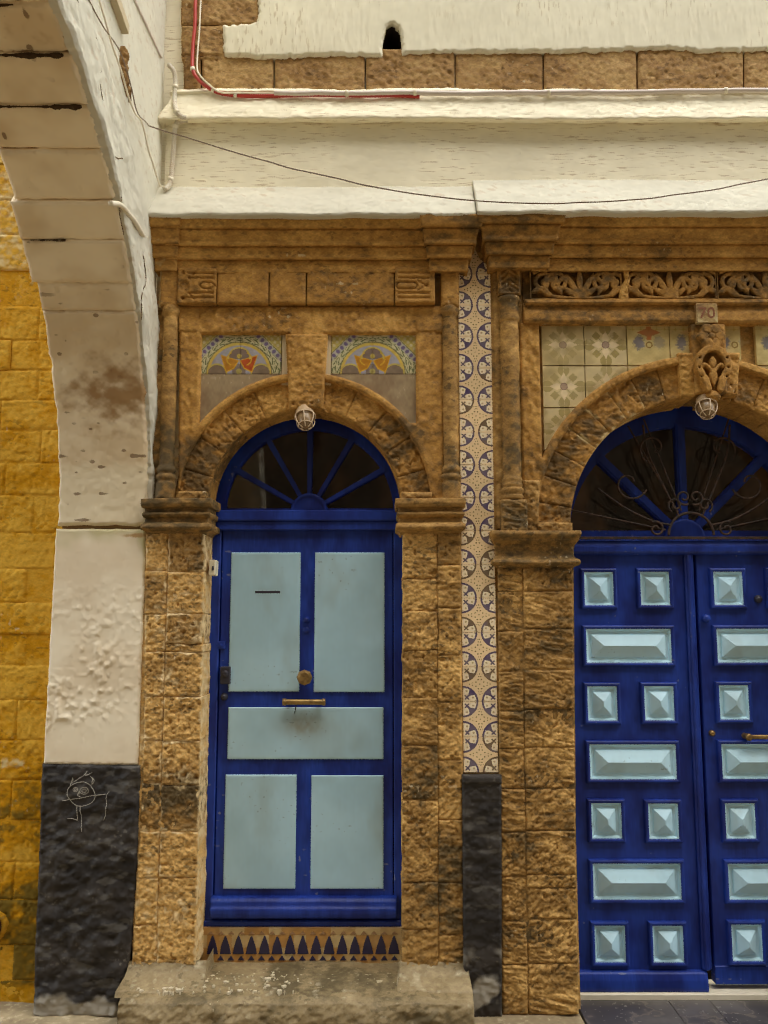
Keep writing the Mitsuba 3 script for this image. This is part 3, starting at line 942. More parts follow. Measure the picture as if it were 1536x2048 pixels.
def jamb(parent, cols, seams, tones, kind, seed, front=0.0, reveal=None, amp=1.0, mort=0.0, edge_m=0.0, matn='m_stone', r=.006, gap=.6, jit=.007):
    """Stones in columns: cols = list of tables (y, x) of the vertical joints, seams = per column the y of the horizontal joints."""
    s = seed
    for c in range(len(cols) - 1):
        for y0, y1 in zip(seams[c][:-1], seams[c][1:]):
            pts = [(lerp_px(cols[c], y1) + gap, y1 - gap), (lerp_px(cols[c + 1], y1) - gap, y1 - gap), (lerp_px(cols[c + 1], y0) - gap, y0 + gap), (lerp_px(cols[c], y0) + gap, y0 + gap)]
            s += 1
            tn = (lambda u, v, t_=tones[(s * 7) % len(tones)]: t_ + .36 * np.clip((FB(u, v, 3.2, seed, 3) - .52) * 4, -.6, 1))
            last = reveal is not None and c == reveal
            put('jamb_stone', slab(Polygon(P2(pts)), front - .006 * rng.random(), .2 if last else .06, .005, r, kind, amp, tone=tn, mort=mort, edge_m=edge_m, edge_w=.016, seed=s, jit=jit), matn, parent)


# left jamb, rough and limewash-smeared; its bright arris strip; right jamb
cl = [[(1060, 291), (1500, 287), (1945, 262)], [(1060, 337), (1300, 330), (1945, 311)], [(1060, 410), (1500, 401), (1945, 391)]]
ml = lambda u, v: .42 * np.clip((FB(u, v, 7, 33, 3) - .47) * 6, 0, 1)
jamb(po, cl, [[1063, 1141, 1228, 1304, 1392, 1480, 1565, 1663, 1756, 1850, 1935], [1063, 1143, 1227, 1288, 1304, 1393, 1482, 1570, 1664, 1755, 1935]], [.05, .26, .10, .66, .18, .02, .30, .08, .72, .14, .02], r_rough, 200, mort=ml, edge_m=.6, amp=.9, reveal=1)
cr = [[(1060, 806), (1900, 803)], [(1060, 875), (1900, 877)], [(1060, 921), (1500, 924), (1945, 929)]]
jamb(po, cr, [[1063, 1157, 1222, 1300, 1395, 1490, 1600, 1765, 1858, 1945], [1063, 1130, 1215, 1310, 1405, 1520, 1640, 1765, 1870, 1945]], [.36, .54, .22, .66, .26, .40, .14, .46, .60, .18, .28], lambda u, v, s: .55 * r_rough(u, v, s) + .55 * r_tool(u, v, s), 300, edge_m=.18, reveal=0)
put('mortar', slab(Polygon(P2([(262, 1950), (390, 1950), (408, 1066), (291, 1066)])), .006, .04, .008, .004, r_rough, .5, tone=.12, mort=.45, seed=240), 'm_stone', po)
put('mortar', slab(Polygon(P2([(806, 1950), (930, 1950), (922, 1066), (806, 1066)])), .008, .04, .008, .004, r_rough, .5, tone=.2, mort=.2, seed=241), 'm_stone', po)

# ================================================================== NARROW DOOR
door = thing('house_door', 'narrow blue door with five pale panels, a brass knob and a letter bar', 'door')
Y = DOORY


def R4(xa, xb, ya, yb, Y):
    ym = (ya + yb) / 2
    return X(xa, ym, Y), X(xb, ym, Y), Z(yb, Y), Z(ya, Y)


x0, x1 = XL - .02, XRt + .02
zsill, ztr = Z(1862, Y), Z(1058, Y)
add('frame', bbox(x0, X(437, 1400, Y) - .004, Y - .012, Y + .06, zsill, ztr, .004), 'm_blue', door, False)
add('frame', bbox(X(786, 1400, Y) + .004, x1, Y - .004, Y + .06, zsill, ztr, .004), 'm_blue', door, False)
xa, xb = X(437, 1400, Y), X(786, 1400, Y)
zl0, zl1 = Z(1840, Y), Z(1060, Y)
add('leaf', bbox(xa, xb, Y, Y + .045, zl0, zl1, .004), 'm_blue', door, False)
leafk = door + '__leaf'
for a, b, c, d in ((460, 600, 1105, 1383), (629, 769, 1105, 1384), (456, 767, 1414, 1518), (449, 592, 1549, 1777), (622, 767, 1550, 1777)):
    q = R4(a, b, c, d, Y)
    add('panel', ring(*q, [(0, -.004), (0, .005), (.004, .010), (.014, .011)], Y), 'm_pale', leafk, False)
add('transom', join([bbox(x0, x1, Y - .045, Y + .12, Z(1041, Y - .045), Z(1020, Y - .045), .005), bbox(x0, x1, Y - .030, Y + .05, Z(1060, Y - .03), Z(1041, Y - .045) + .001, .005)]), 'm_blue', door, False)
wb = [(-.01, Z(1838, Y - .05)), (.055, Z(1837, Y - .055)), (.060, Z(1828, Y - .06)), (.060, Z(1820, Y - .06)), (.048, Z(1812, Y - .05)), (.044, Z(1804, Y - .045)), (.030, Z(1796, Y - .03)), (.010, Z(1792, Y - .01)), (-.01, Z(1791, Y))]
put('weather_bar', mould(X(420, 1820, Y - .04), X(794, 1820, Y - .04), wb, Y, .02, .02, .008, .0007, 250, flare_l=0, flare_r=0), 'm_blue', door)
add('bottom_rail', bbox(x0, x1, Y - .022, Y + .05, Z(1864, Y - .02), Z(1841, Y - .02), .005), 'm_blue', door, False)
# knob, letter bar, peephole, lock, hinges
kx, ky, kz = X(609, 1355, Y - .05), Y - .055, Z(1355, Y - .05)
an = np.arange(8) * math.pi / 4 + .2


def turned(c, prof, n=24, axis='y'):
    """A small turned piece along -y: profile (radius, forward)."""
    th = np.arange(n) * 2 * np.pi / n
    V, F = [], []
    for r, h in prof:
        V += [(c[0] + r * math.cos(t), c[1] - h, c[2] + r * math.sin(t)) for t in th]
    m = len(prof)
    for k in range(m - 1):
        for i in range(n):
            a, b = k * n + i, k * n + (i + 1) % n
            F += [(a, b, b + n), (a, b + n, a + n)]
    V += [(c[0], c[1] - prof[-1][1], c[2])]
    F += [((m - 1) * n + i, (m - 1) * n + (i + 1) % n, len(V) - 1) for i in range(n)]
    return np.array(V), np.array(F)


add('knob', turned((kx, Y - .002, kz), [(.018, 0), (.014, .02), (.016, .034), (.033, .040), (.038, .047), (.036, .055), (.024, .060)], 8), 'm_brass', leafk, False, label='eight-sided brass pull knob')
hb = [at(566, 1404, Y - .05), at(650, 1404, Y - .05)]
add('letter_bar', join([tube([hb[0], hb[1]], .0135, 14), tube([hb[0] + [-.002, 0, 0], hb[0] + [.014, 0, 0]], .0165, 14), tube([hb[1] + [-.014, 0, 0], hb[1] + [.002, 0, 0]], .0165, 14),
                        bbox(hb[0][0] + .02, hb[0][0] + .04, Y - .05, Y, hb[0][2] - .009, hb[0][2] + .009, .002), bbox(hb[1][0] - .04, hb[1][0] - .02, Y - .05, Y, hb[1][2] - .009, hb[1][2] + .009, .002)]), 'm_brass', leafk, True, label='horizontal brass handle bar')
add('string', tube(spline([at(592, 1410, Y - .05), at(591, 1417, Y - .04), at(589, 1427, Y - .03)], 6), .0025, 6), 'm_dark_metal', leafk)
add('letter_slot', bbox(*[X(511, 1184, Y), X(561, 1184, Y)], Y - .0125, Y - .004, Z(1186.5, Y), Z(1182, Y), .001), 'm_dark_metal', leafk, False, label='thin dark letter slot')
add('knocker', join([turned((X(613, 1243, Y), Y, Z(1240, Y)), [(.016, 0), (.017, .012), (.013, .03), (.006, .036)], 14), turned((X(612, 1258, Y), Y, Z(1260, Y)), [(.018, 0), (.017, .006), (.009, .010)], 14)]), 'm_blue', leafk, True, label='small painted-over knocker boss')
q = R4(441, 461, 1333, 1368, Y - .02)
add('lock', join([bbox(q[0], q[1], Y - .030, Y, q[2], q[3], .003), turned(((q[0] + q[1]) / 2, Y - .030, (q[2] + q[3]) / 2 + .008), [(.017, 0), (.016, .008), (.008, .012)], 16)]), 'm_dark_metal', leafk, False, label='dark box lock with round cylinder')
q = R4(434, 450, 1283, 1298, Y - .01)
add('lock_plate', join([bbox(q[0], q[1], Y - .014, Y, q[2], q[3], .002), turned(((q[0] + q[1]) / 2, Y - .014, (q[2] + q[3]) / 2), [(.008, 0), (.007, .005), (.003, .006)], 12)]), 'm_blue', leafk, False)
q = R4(439, 455, 1386, 1402, Y - .02)
add('latch', turned(((q[0] + q[1]) / 2, Y, (q[2] + q[3]) / 2), [(.019, 0), (.018, .01), (.012, .022), (.005, .025)], 14), 'm_dark_metal', leafk, True)

# fanlight
FZ = Z(1021, Y)
fan = key_for('fanlight', door)
RI = R0 + .015
fcx = XC + .004
Y = DOORY + .06
outer = SECT(fcx, FZ, RI - .05, RI + .03, 0, math.pi, 60)
hubp = SECT(fcx, FZ, .001, .092, 0, math.pi, 30)
add('fanlight', join([extrude(outer, Y - .004, .05, .004), extrude(sbox(XL - .02, FZ - .012, XRt + .02, FZ + .018), Y - .006, .05, .003)]), 'm_blue', door, False)
for t in (30, 60, 90, 120, 150):
    t = math.radians(t)
    d = np.array([math.cos(t), math.sin(t)])
    nrm = np.array([-d[1], d[0]])
    c = np.array([fcx, FZ])
    p = [c + d * .08 - nrm * .011, c + d * (RI - .03) - nrm * .015, c + d * (RI - .03) + nrm * .015, c + d * .08 + nrm * .011]
    add('glazing_bar', extrude(Polygon(p), Y - .010, .045, .004), 'm_blue', fan, False)
hm = turned((fcx, Y - .012, FZ), [(.094, -.04), (.094, .004), (.088, .012), (.078, .012), (.074, .004), (.04, .010), (.01, .014)], 40)
keep = hm[0][hm[1]].mean(1)[:, 2] > FZ - .004
add('hub', (hm[0], hm[1][keep]), 'm_blue', fan, True)
for n in range(6):
    a0, a1 = math.radians(30 * n), math.radians(30 * n + 30)
    g = SECT(fcx, FZ, .07, RI - .02, a0, a1, 8)
    v = np.array(g.exterior.coords)[:-1]
    m = extrude(g, Y + .012, .004)
    add('pane', (np.stack([v[:, 0], np.full(len(v), Y + .012), v[:, 1]], -1), np.array([(0, i + 1, i) for i in range(1, len(v) - 1)])), 'm_glass', fan, False)
dr_p = SECT(fcx, FZ, .01, RI + .02, 0, math.pi, 40)
put('curtain', slab(dr_p, Y + .06, .03, .03, .004, None), 'm_drape', fan)

Y = DOORY
# doorbell push beside the door
db = thing('door_bell', 'small cream doorbell push on the jamb beside the narrow door', 'doorbell')
q = R4(419, 430, 1120, 1151, .06)
add('housing', bbox(q[0], q[1] + .004, .045, .12, q[2], q[3], .003), 'm_bell', db, False)
add('button', bbox((q[0] + q[1]) / 2 + .002, q[1] - .002, .041, .05, (q[2] + q[3]) / 2 - .014, (q[2] + q[3]) / 2 + .006, .001), 'm_dark_metal', db, False)

# ================================================================== STEP of the narrow door
st = thing('doorstep', 'worn splashed cement step below the narrow door with a triangle-tiled riser', 'step')
ZT = .150
YF = -.215
stp = sbox(X(238, 2000, YF), -.12, X(946, 2000, YF), ZT)


def step_mesh():
    xa, xb = X(236, 2000, YF), X(948, 2000, YF)
    prof = [(.215, -.06), (.222, .04), (.215, .10), (.203, .132), (.170, .146), (.10, .150), (.02, .156), (-.17, .160)]
    pr = [(p, z) for p, z in prof]
    return mould(xa, xb, pr, 0, .02, .02, .008, .014, 260, tone=lambda u, v: .52 + 1.5 * (FB(u, v, 7, 4, 3) - .5) + .25 * np.exp(-((u - X(600, 1950)) / .35) ** 2) * (v > .148), mort=lambda u, v: .34 * np.clip((FB(u, v, 14, 9, 4) - .50) * 6, 0, 1), flare_l=0, flare_r=0)


put('slab', step_mesh(), 'm_cement', st)
# rendered skirts where the jambs meet the step
for n, (a, b, s) in enumerate(((252, 409, 0), (800, 938, 1))):
    pf = [(.14, .13), (.125, .152), (.075, .164), (.040, .175), (.020, .188), (.006, .206), (.000, .220), (-.012, .224)]
    put('skirt', mould(X(a, 1960, -.03), X(b, 1960, -.03), pf, 0, .03, .16, .008, .006, 270 + n, tone=.40, mort=lambda u, v: .40 * np.clip((FB(u, v, 12, 19, 3) - .48) * 6, 0, 1), flare_l=.12, flare_r=.05), 'm_cement', st)
spr_ = rng.random((150, 6))
sp = []
for k in range(150):
    u = spr_[k]
    x, y = X(310 + 300 * u[0] ** 1.4 + 30 * math.sin(u[3] * 9), 1975, 0), -.15 + .24 * u[1] ** 1.3
    r = .0022 + .009 * u[2] ** 4
    th = np.arange(7) * 2 * np.pi / 7
    rr = r * (.7 + .5 * rng.random(7))
    top = np.stack([x + rr * np.cos(th) * 1.4, y + rr * np.sin(th), np.full(7, .1555 + .002 * u[4])], -1)
    bot = top - [0, 0, .03]
    V = np.vstack([top, bot, [[x, y, .158 + .002 * u[4]]]])
    i = np.arange(7)
    j = (i + 1) % 7
    sp.append((V, np.vstack([np.stack([i, j, i * 0 + 14], -1), np.stack([i + 7, j + 7, j], -1), np.stack([i + 7, j, i], -1)])))
k = key_for('splash', st)
scene[k] = mikit.ply(join(sp), 'm_splash', smooth=False)
labels[k] = {'label': 'dried pale plaster splashes on the tread', 'kind': 'stuff'}
# tiled riser
YR = .165
xa, xb = X(411, 1895, YR), X(799, 1895, YR)
zA, zB, zC, zD = Z(1861, YR), Z(1871, YR), Z(1908, YR), Z(1921, YR)
add('riser', bbox(xa - .03, xb + .03, YR, YR + .08, .12, Z(1855, YR), .002), 'm_zellige_ochre', st, False)
rs = st + '__riser'


def tri_piece(pts, y):
    g = Polygon(pts)
    return extrude(g.buffer(-.0012), y, .006, .0008)


nt = 15
wt = (xb - xa) / nt
for k in range(nt):
    c = xa + (k + .55) * wt
    jx, jz = rng.normal(0, .0012), rng.normal(0, .002)
    w = wt * .45
    add('tile', tri_piece([(c - w, zC), (c + w, zC), (c + w * .75 + jx, zC + (zB - zC) * .45), (c + .004 + jx, zB + jz), (c - .004 + jx, zB + jz), (c - w * .75 + jx, zC + (zB - zC) * .45)], YR - .003), 'm_zellige_dark', rs, False)
nt2 = 19
wt2 = (xb - xa) / nt2
for k in range(nt2):
    c = xa + (k + .5) * wt2
    add('tile', tri_piece([(c - wt2 * .38, zD), (c + wt2 * .38, zD), (c, zC - .004)], YR - .003), 'm_zellige_dark', rs, False)
    add('tile', tri_piece([(c - wt2 * .38, zB + .004), (c + wt2 * .38, zB + .004), (c, zA)], YR - .003), 'm_zellige_clay', rs, False)

# ================================================================== TILED STRIP between the portals
ts = thing('tiled_strip', 'narrow wall strip of blue patterned tiles above a black painted base, between the portals', 'wall')
put('backing', slab(Polygon(P2([(918, 2020), (1004, 2020), (990, 480), (914, 480)])), .016, .05, .01, .003, r_smooth, .5, tone=.45, mort=.0), 'm_stone', ts)
for k in range(-1, 16):
    za, zb_ = TSZ + k * TSP, TSZ + (k + 1) * TSP
    if k < 0:
        continue
    g = sbox(TSX0 + .0006, za + .0006, TSX1 - .0006, zb_ - .0006)
    if k == 15:
        tip = Polygon([(TSX0, za), (TSX1, za), (TSX1, za + TSP * .22), ((TSX0 + TSX1) / 2 + .028, za + TSP * .5), ((TSX0 + TSX1) / 2 + .004, za + TSP * .86), ((TSX0 + TSX1) / 2 - .006, za + TSP * .86), ((TSX0 + TSX1) / 2 - .03, za + TSP * .48), (TSX0, za + TSP * .22)])
        g = g.intersection(tip)
    add('tile', tilt(extrude(g, .0105 + .001 * rng.random(), .012, .0012), rng, .008), 'm_strip', ts, False)


def bl(u, v):
    return np.clip(.9 * np.clip((.45 - v) * 3, 0, 1) * np.clip((FB(u, v, 9, 2, 3) - .42) * 4, 0, 1), 0, 1)


put('dado', slab(Polygon(P2([(927, 2032), (1003, 2032), (1002, 1549), (924, 1549)])), -.022, .06, .008, .010, r_lump, .7, seed=280, mort=bl, jit=.003), 'm_black', ts, 'black painted base of the tiled strip')
put('dado_cap', slab(Polygon(P2([(924, 1566), (1002, 1566), (1002, 1549), (924, 1549)])), -.032, .05, .008, .008, r_lime, .4, seed=281), 'm_black', ts)

# ================================================================== WIDE PORTAL
XC2, R2, RE2, RR2 = 1.531, .640, .806, .846
ZS2 = Z(1057)
Y2 = .26
XE = 2 * XC2 - X(990, 800)
pw = thing('stone_portal', 'wide carved stone surround of the double door, with scrolled frieze and a numbered plaque', 'doorway')
put('cornice', mould(X(1060, 500), XE, corn(.012, -4), 0, .02, .02, .006, .003, 409, tone=lambda u, v: .34 + .15 * (FB(u, v, 6, 15, 3) - .5) * 4, flare_l=0, flare_r=0), 'm_stone_red', pw)
put('cornice_block', mould(X(992, 510), X(1075, 510), corn(.04, -10), 0, .05, .03, .006, .003, 410, tone=.70, flare_l=.62, flare_r=.6), 'm_stone_red', pw)
put('core', slab(sbox(X(985, 800), 0, XE, Z(440)).difference(CIR(XC2, ZS2, R2 + .01)).difference(sbox(XC2 - R2 - .01, -1, XC2 + R2 + .01, ZS2)), .055, .1, .03, .003, None, tone=.3, mort=.4), 'm_stone', pw)
# frieze field with scrolling foliage cut through
fz0, fz1 = Z(601, -.03), Z(527, -.03)
put('frieze', slab(sbox(X(1046, 565), fz0 - .004, XE - .02, fz1 + .02), .004, .04, .012, .004, r_smooth, .8, tone=.72, seed=411), 'm_stone_red', pw)


def spiral(cx, cz, r0, turns, a0, sgn, w):
    t = np.linspace(0, 1, 34)
    a = a0 + sgn * turns * 2 * np.pi * t
    r = r0 * (1 - .82 * t)
    return LineString(np.stack([cx + r * np.cos(a), cz + r * np.sin(a)], -1)).buffer(w)


def leaf(cx, cz, a, L, w):
    t = np.linspace(0, 1, 9)
    d, n = np.array([math.cos(a), math.sin(a)]), np.array([-math.sin(a), math.cos(a)])
    ww = w * np.sin(np.pi * np.clip(t, .02, .98)) ** .8
    return Polygon(np.vstack([np.array([cx, cz]) + np.outer(t * L, d) + np.outer(ww, n), (np.array([cx, cz]) + np.outer(t * L, d) - np.outer(ww, n))[::-1]]))


def scroll_unit(xc, zc, h, w):
    """One palmette between two pairs of scrolls."""
    s = h / 2
    g = []
    for a, L in ((90, 1.85), (62, 1.7), (118, 1.7), (35, 1.2), (145, 1.2)):
        g.append(leaf(xc, zc - s * .92, math.radians(a), L * s, .17 * s))
    for m in (-1, 1):
        c1, c2 = xc + m * w * .25, xc + m * w * .40
        g.append(spiral(c1, zc - .02 * s, .80 * s, 1.35, math.radians(90 - m * 150), m, .12 * s))
        g.append(spiral(c2, zc + .0 * s, .60 * s, 1.2, math.radians(90 + m * 60), -m, .11 * s))
        g.append(LineString([(xc, zc - .95 * s), (c1 - m * .2 * s, zc - .85 * s), (c1 + m * .5 * s, zc - .75 * s), (c2 + m * .2 * s, zc - .4 * s)]).buffer(.09 * s))
        g.append(LineString([(c1 + m * .6 * s, zc + .5 * s), (c2, zc + .85 * s), (c2 + m * .5 * s, zc + .6 * s)]).buffer(.10 * s))
        for a in (20, 75, 140, 250):
            g.append(leaf(c1, zc, math.radians(90 + m * (a - 90)), .75 * s, .15 * s))
        g.append(leaf(c2, zc - .2 * s, math.radians(90 - m * 120), .8 * s, .16 * s))
        g.append(Point(c1, zc).buffer(.2 * s))
        g.append(Point(c2, zc).buffer(.15 * s))
    return unary_union(g)


zc = (fz0 + fz1) / 2
hh = fz1 - fz0
for n, (a, b) in enumerate(((1060, 1243), (1255, 1432), (1434, 1612))):
    xa, xb = X(a, 565, -.02), X(b, 565, -.02)
    bd = sbox(xa, fz0 + .010, xb, fz1 - .002)
    g = scroll_unit((xa + xb) / 2 + (.02 if n != 1 else -.01), zc, hh * .92, xb - xa).intersection(bd)
    g = unary_union([g, bd.difference(sbox(xa + .005, fz0 + .016, xb - .005, fz1 - .008))])
    g = g.simplify(.0006)
    big = [q for q in getattr(g, 'geoms', [g]) if q.area > 2e-5]
    put('scrollwork', slab(big[0], -.026, .03, .0045, .005, r_smooth, .8, tone=.72, seed=420 + n), 'm_stone_red', pw)
    for q in big[1:]:
        put('scrollwork', slab(q, -.026, .03, .0045, .005, r_smooth, .8, tone=.72, seed=430 + n), 'm_stone_red', pw)
put('frieze_patch', slab(Polygon(P2([(1238, 608), (1258, 608), (1256, 575), (1262, 555), (1252, 526), (1243, 526), (1250, 558), (1240, 580)], -.03)), -.030, .04, .006, .008, r_rough, .6, tone=.25, seed=433, jit=.006), 'm_stone_red', pw)
put('frieze_sill', mould(X(1048, 600), XE - .02, [(-.02, Z(609, -.03)), (.036, Z(608, -.036)), (.042, Z(604, -.042)), (.034, Z(600, -.034)), (.022, Z(598, -.022)), (-.01, Z(597))], 0, .02, .02, .008, .003, 434, tone=.62, flare_l=0, flare_r=0), 'm_stone_red', pw)
put('fascia', mould(X(1046, 625), XE - .02, [(-.02, Z(648)), (.016, Z(647, -.016)), (.026, Z(640, -.026)), (.024, Z(626, -.024)), (.016, Z(614, -.016)), (.008, Z(608)), (-.01, Z(607))], 0, .02, .02, .008, .004, 435, tone=.58, flare_l=0, flare_r=0), 'm_stone_red', pw)
pan2 = sbox(X(1081, 760), ZS2, 2 * XC2 - X(1081, 760), Z(648)).difference(CIR(XC2, ZS2, RR2))
sp2 = sbox(X(1043, 850), ZS2, 2 * XC2 - X(1043, 850), Z(645)).difference(CIR(XC2, ZS2, RE2)).difference(pan2).buffer(0)
put('spandrel_wall', slab(sp2, 0, .05, .007, .008, r_smooth, 1.1, tone=TP, seed=440, mort=lambda u, v: .30 * np.clip((FB(u, v, 5, 71, 3) - .52) * 6, 0, 1)), 'm_stone_red', pw)
nv = 19
for n in range(nv):
    if n == nv // 2:
        continue
    a0, a1 = math.pi * n / nv + .0015, math.pi * (n + 1) / nv - .0015
    put('voussoir', slab(SECT(XC2, ZS2, R2, RE2 + .02, a0, a1), .030 + .004 * rng.random(), .235, .006, .005, (r_tool if n > 12 else r_rough), .7, tone=lambda u, v, q=.1 * rng.random(): TP(u, v) - .04 + q, edge_m=.5 if n in (12, 13, 14, 15) else .1, seed=450 + n), 'm_stone_red', pw)
for k_, (a, b, c, d) in enumerate(((1357, 1388, 1362, 1390), (1448, 1480, 1446, 1474))):
    put('keystone', slab(Polygon([(X(a, 720), Z(706)), (X(c, 790), Z(793)), (X(d, 790), Z(793)), (X(b, 720), Z(706))]), -.012, .24, .007, .009, r_rough, .8, tone=.30, seed=470 + k_), 'm_stone_red', pw)
for a, b in ((1081, 1440), (1440, 1800)):
    pass
# tiles of the spandrels: three rows
t2 = []
for row in range(3):
    for c in range(9):
        za, zb_ = FTZ - (row + 1) * FTW, FTZ - row * FTW
        xa, xb = FTX + c * FTW, FTX + (c + 1) * FTW
        g = sbox(xa + .002, za + .002, xb - .002, zb_ - .002).intersection(pan2.buffer(.01))
        if c == 3:
            g = g.intersection(sbox(xa, 0, X(1382, 690, .03), 9))
        if c == 4:
            g = g.intersection(sbox(X(1443, 690, .03), 0, X(1481, 690, .03), 9))
        if g.is_empty or g.area < 4e-4 or xa > 2.3:
            continue
        g = max(getattr(g, 'geoms', [g]), key=lambda q: q.area)
        add('tile', tilt(extrude(g, .027 + .002 * rng.random(), .02, .0014), rng, .012), 'm_orange' if c >= 2 and row == 0 else 'm_flower', pw, False)
# carved console on the keystone: leaf flower, horseshoe and lily
cx, ZK = X(1417, 700), Z(705)
put('keystone', slab(Polygon([(cx - .080, Z(790)), (cx + .078, Z(790)), (cx + .082, Z(648)), (cx - .085, Z(648))]), -.020, .24, .007, .010, r_smooth, 1, tone=.66, seed=476), 'm_stone_red', pw)
kk = pw + '__keystone_002'
fl = []
for n in range(6):
    a = math.radians(90 + 60 * n + 30)
    r_ = .062
    fl.append(leaf(cx + .010 * math.cos(a), Z(678) + .010 * math.sin(a), a, .058, .030))
for n, q in enumerate(fl):
    put('petal', slab(q, -.056, .045, .005, .010, r_smooth, .5, tone=.66, seed=480 + n), 'm_stone_red', kk)
put('flower_heart', slab(Point(cx, Z(678)).buffer(.020), -.058, .04, .005, .016, r_smooth, .5, tone=.7, seed=487), 'm_stone_red', kk)
u_ = np.linspace(-52, 232, 40)
hs = []
for a in np.radians(u_):
    hs.append((cx + .071 * math.cos(a) * (1 if math.sin(a) > -.3 else .93), Z(737) + .085 * math.sin(a) * 1.02))
hs = LineString([(cx + .030, Z(783))] + hs + [(cx - .030, Z(783))]).buffer(.0165)
hl = [Point(cx + s * x_, Z(y_)).buffer(.0052) for s in (-1, 1) for x_, y_ in ((.066, 722), (.069, 741), (.060, 759))]
put('horseshoe', slab(hs.difference(unary_union(hl)), -.060, .045, .0045, .006, r_smooth, .5, tone=.68, seed=488), 'm_stone_red', kk)
lily = unary_union([leaf(cx, Z(743), math.pi / 2, .062, .018), leaf(cx, Z(740), -math.pi / 2, .092, .020),
                    LineString(spline([(cx, Z(752)), (cx + .018, Z(741)), (cx + .040, Z(734)), (cx + .048, Z(738))], 6)).buffer(.0085), LineString(spline([(cx, Z(752)), (cx - .018, Z(741)), (cx - .040, Z(734)), (cx - .048, Z(738))], 6)).buffer(.0085)])
put('lily', slab(lily, -.052, .035, .0045, .006, r_smooth, .5, tone=.62, seed=489), 'm_stone_red', kk)
put('console_foot', lathe(cx, -.02, [(.01, Z(806)), (.03, Z(803)), (.038, Z(797)), (.03, Z(790)), (.022, Z(786)), (.01, Z(784))], 490, .003, tone=.7), 'm_stone_red', kk)
# pilasters with chevron capitals and colonnettes
for n, sgn in enumerate((1, -1)):
    cxp = X(1021, 780) if sgn > 0 else 2 * XC2 - X(1021, 780)
    w = .054

    def chev(u, v, d, cxp=cxp):
        q = ((v - Z(560)) + .9 * np.abs(u - cxp)) / .030
        m = np.clip(d / .012 - .5, 0, 1) * (v > Z(592)) * (np.abs(u - cxp) < .043)
        return .009 * m * (.5 + .5 * np.cos(2 * np.pi * q)) + .004 * m
    put('pilaster_cap', slab(sbox(cxp - w, Z(594), cxp + w, Z(519)), -.034, .08, .0055, .006, r_smooth, .9, tone=.68, seed=500 + n, extra=chev), 'm_stone_red', pw)
    put('wall_strip', slab(sbox(cxp - .075, ZS2, cxp + .075, Z(519)), .012, .06, .009, .006, r_smooth, 1, tone=TP, seed=504 + n), 'm_stone', pw)
    put('colonnette', lathe(cxp, .004, [(.02, Z(1001)), (.052, Z(1000)), (.054, Z(993)), (.048, Z(990)), (.056, Z(984)), (.056, Z(979)), (.047, Z(976)), (.051, Z(971)), (.047, Z(966)), (.050, Z(960)), (.044, Z(954)),
                                        (.044, Z(800)), (.045, Z(660)), (.044, Z(646)), (.050, Z(643)), (.051, Z(637)), (.047, Z(632)), (.047, Z(612)), (.050, Z(608)), (.055, Z(603)), (.055, Z(597)), (.03, Z(593))], 510 + n, .005,
                             tone=lambda u, v: .42 + .4 * np.clip((Z(720) - v) * 3, 0, 1) * np.clip(1.2 - np.abs(v - Z(850)) * 2, 0, 1) + .25 * (v > Z(640)), n=30), 'm_stone', pw)
    put('pedestal', slab(sbox(cxp - .060, Z(1066), cxp + .062, Z(1001)), -.050, .1, .0065, .008, r_tool, 1, tone=.72, seed=514 + n), 'm_stone', pw)
    xa, xb = (X(992, 1095), XC2 - R2 - .002) if sgn > 0 else (XC2 + R2 + .002, 2 * XC2 - X(992, 1095))
    IM2 = [(.0, 1136), (.010, 1133), (.044, 1130), (.052, 1125), (.046, 1119), (.022, 1116), (.010, 1112), (.008, 1100), (.016, 1090), (.034, 1084), (.046, 1080), (.046, 1076), (.056, 1074), (.062, 1068), (.058, 1061)]
    I2 = [(-.02, Z(1137))] + [(p, Z(y, -p)) for p, y in IM2] + [(-.02, Z(1060, -.058) + .004)]
    put('impost', mould(xa, xb, I2, 0, .05 if sgn > 0 else .2, .2 if sgn > 0 else .05, .007, .0045, 520 + n, tone=.62, flare_l=.5, flare_r=.5), 'm_stone', pw)
put('impost_course', slab(Polygon(P2([(1075, 1064), (1144, 1064), (1144, 1046), (1075, 1044)])), -.018, .2, .0065, .008, r_tool, .8, tone=.45, seed=524), 'm_stone', pw)
put('rim', slab(Polygon(P2([(1045, 1064), (1076, 1064), (1080, 960), (1046, 960)])), -.008, .05, .007, .007, r_tool, .9, tone=.45, seed=525), 'm_stone', pw)
cj = [[(1130, 995), (1500, 998), (1990, 1004)], [(1130, 1046), (1500, 1049), (1990, 1057)], [(1130, 1146), (1500, 1150), (1700, 1152), (1990, 1158)]]
sj = [[1133, 1183, 1262, 1343, 1422, 1497, 1578, 1664, 1752, 1842, 1930, 2030], [1133, 1182, 1257, 1340, 1418, 1494, 1577, 1661, 1749, 1776, 1838, 1928, 2030]]
jamb(pw, cj, sj, [.50, .60, .46, .56, .68, .42, .58], r_tool, 540, amp=1.0, reveal=1, gap=.7, r=.007, jit=.003)
put('mortar', slab(Polygon(P2([(998, 2030), (1156, 2030), (1148, 1135), (998, 1135)])), .004, .04, .010, .004, r_rough, .5, tone=.7, seed=560), 'm_stone', pw)
for n in range(11):
    z0, z1 = n * .178 - .03, (n + 1) * .178 - .035
    put('jamb_stone', slab(sbox(XC2 + R2, z0, XC2 + R2 + .36, z1), 0, .24, .02, .007, r_tool, 1, tone=.5, seed=570 + n), 'm_stone', pw)

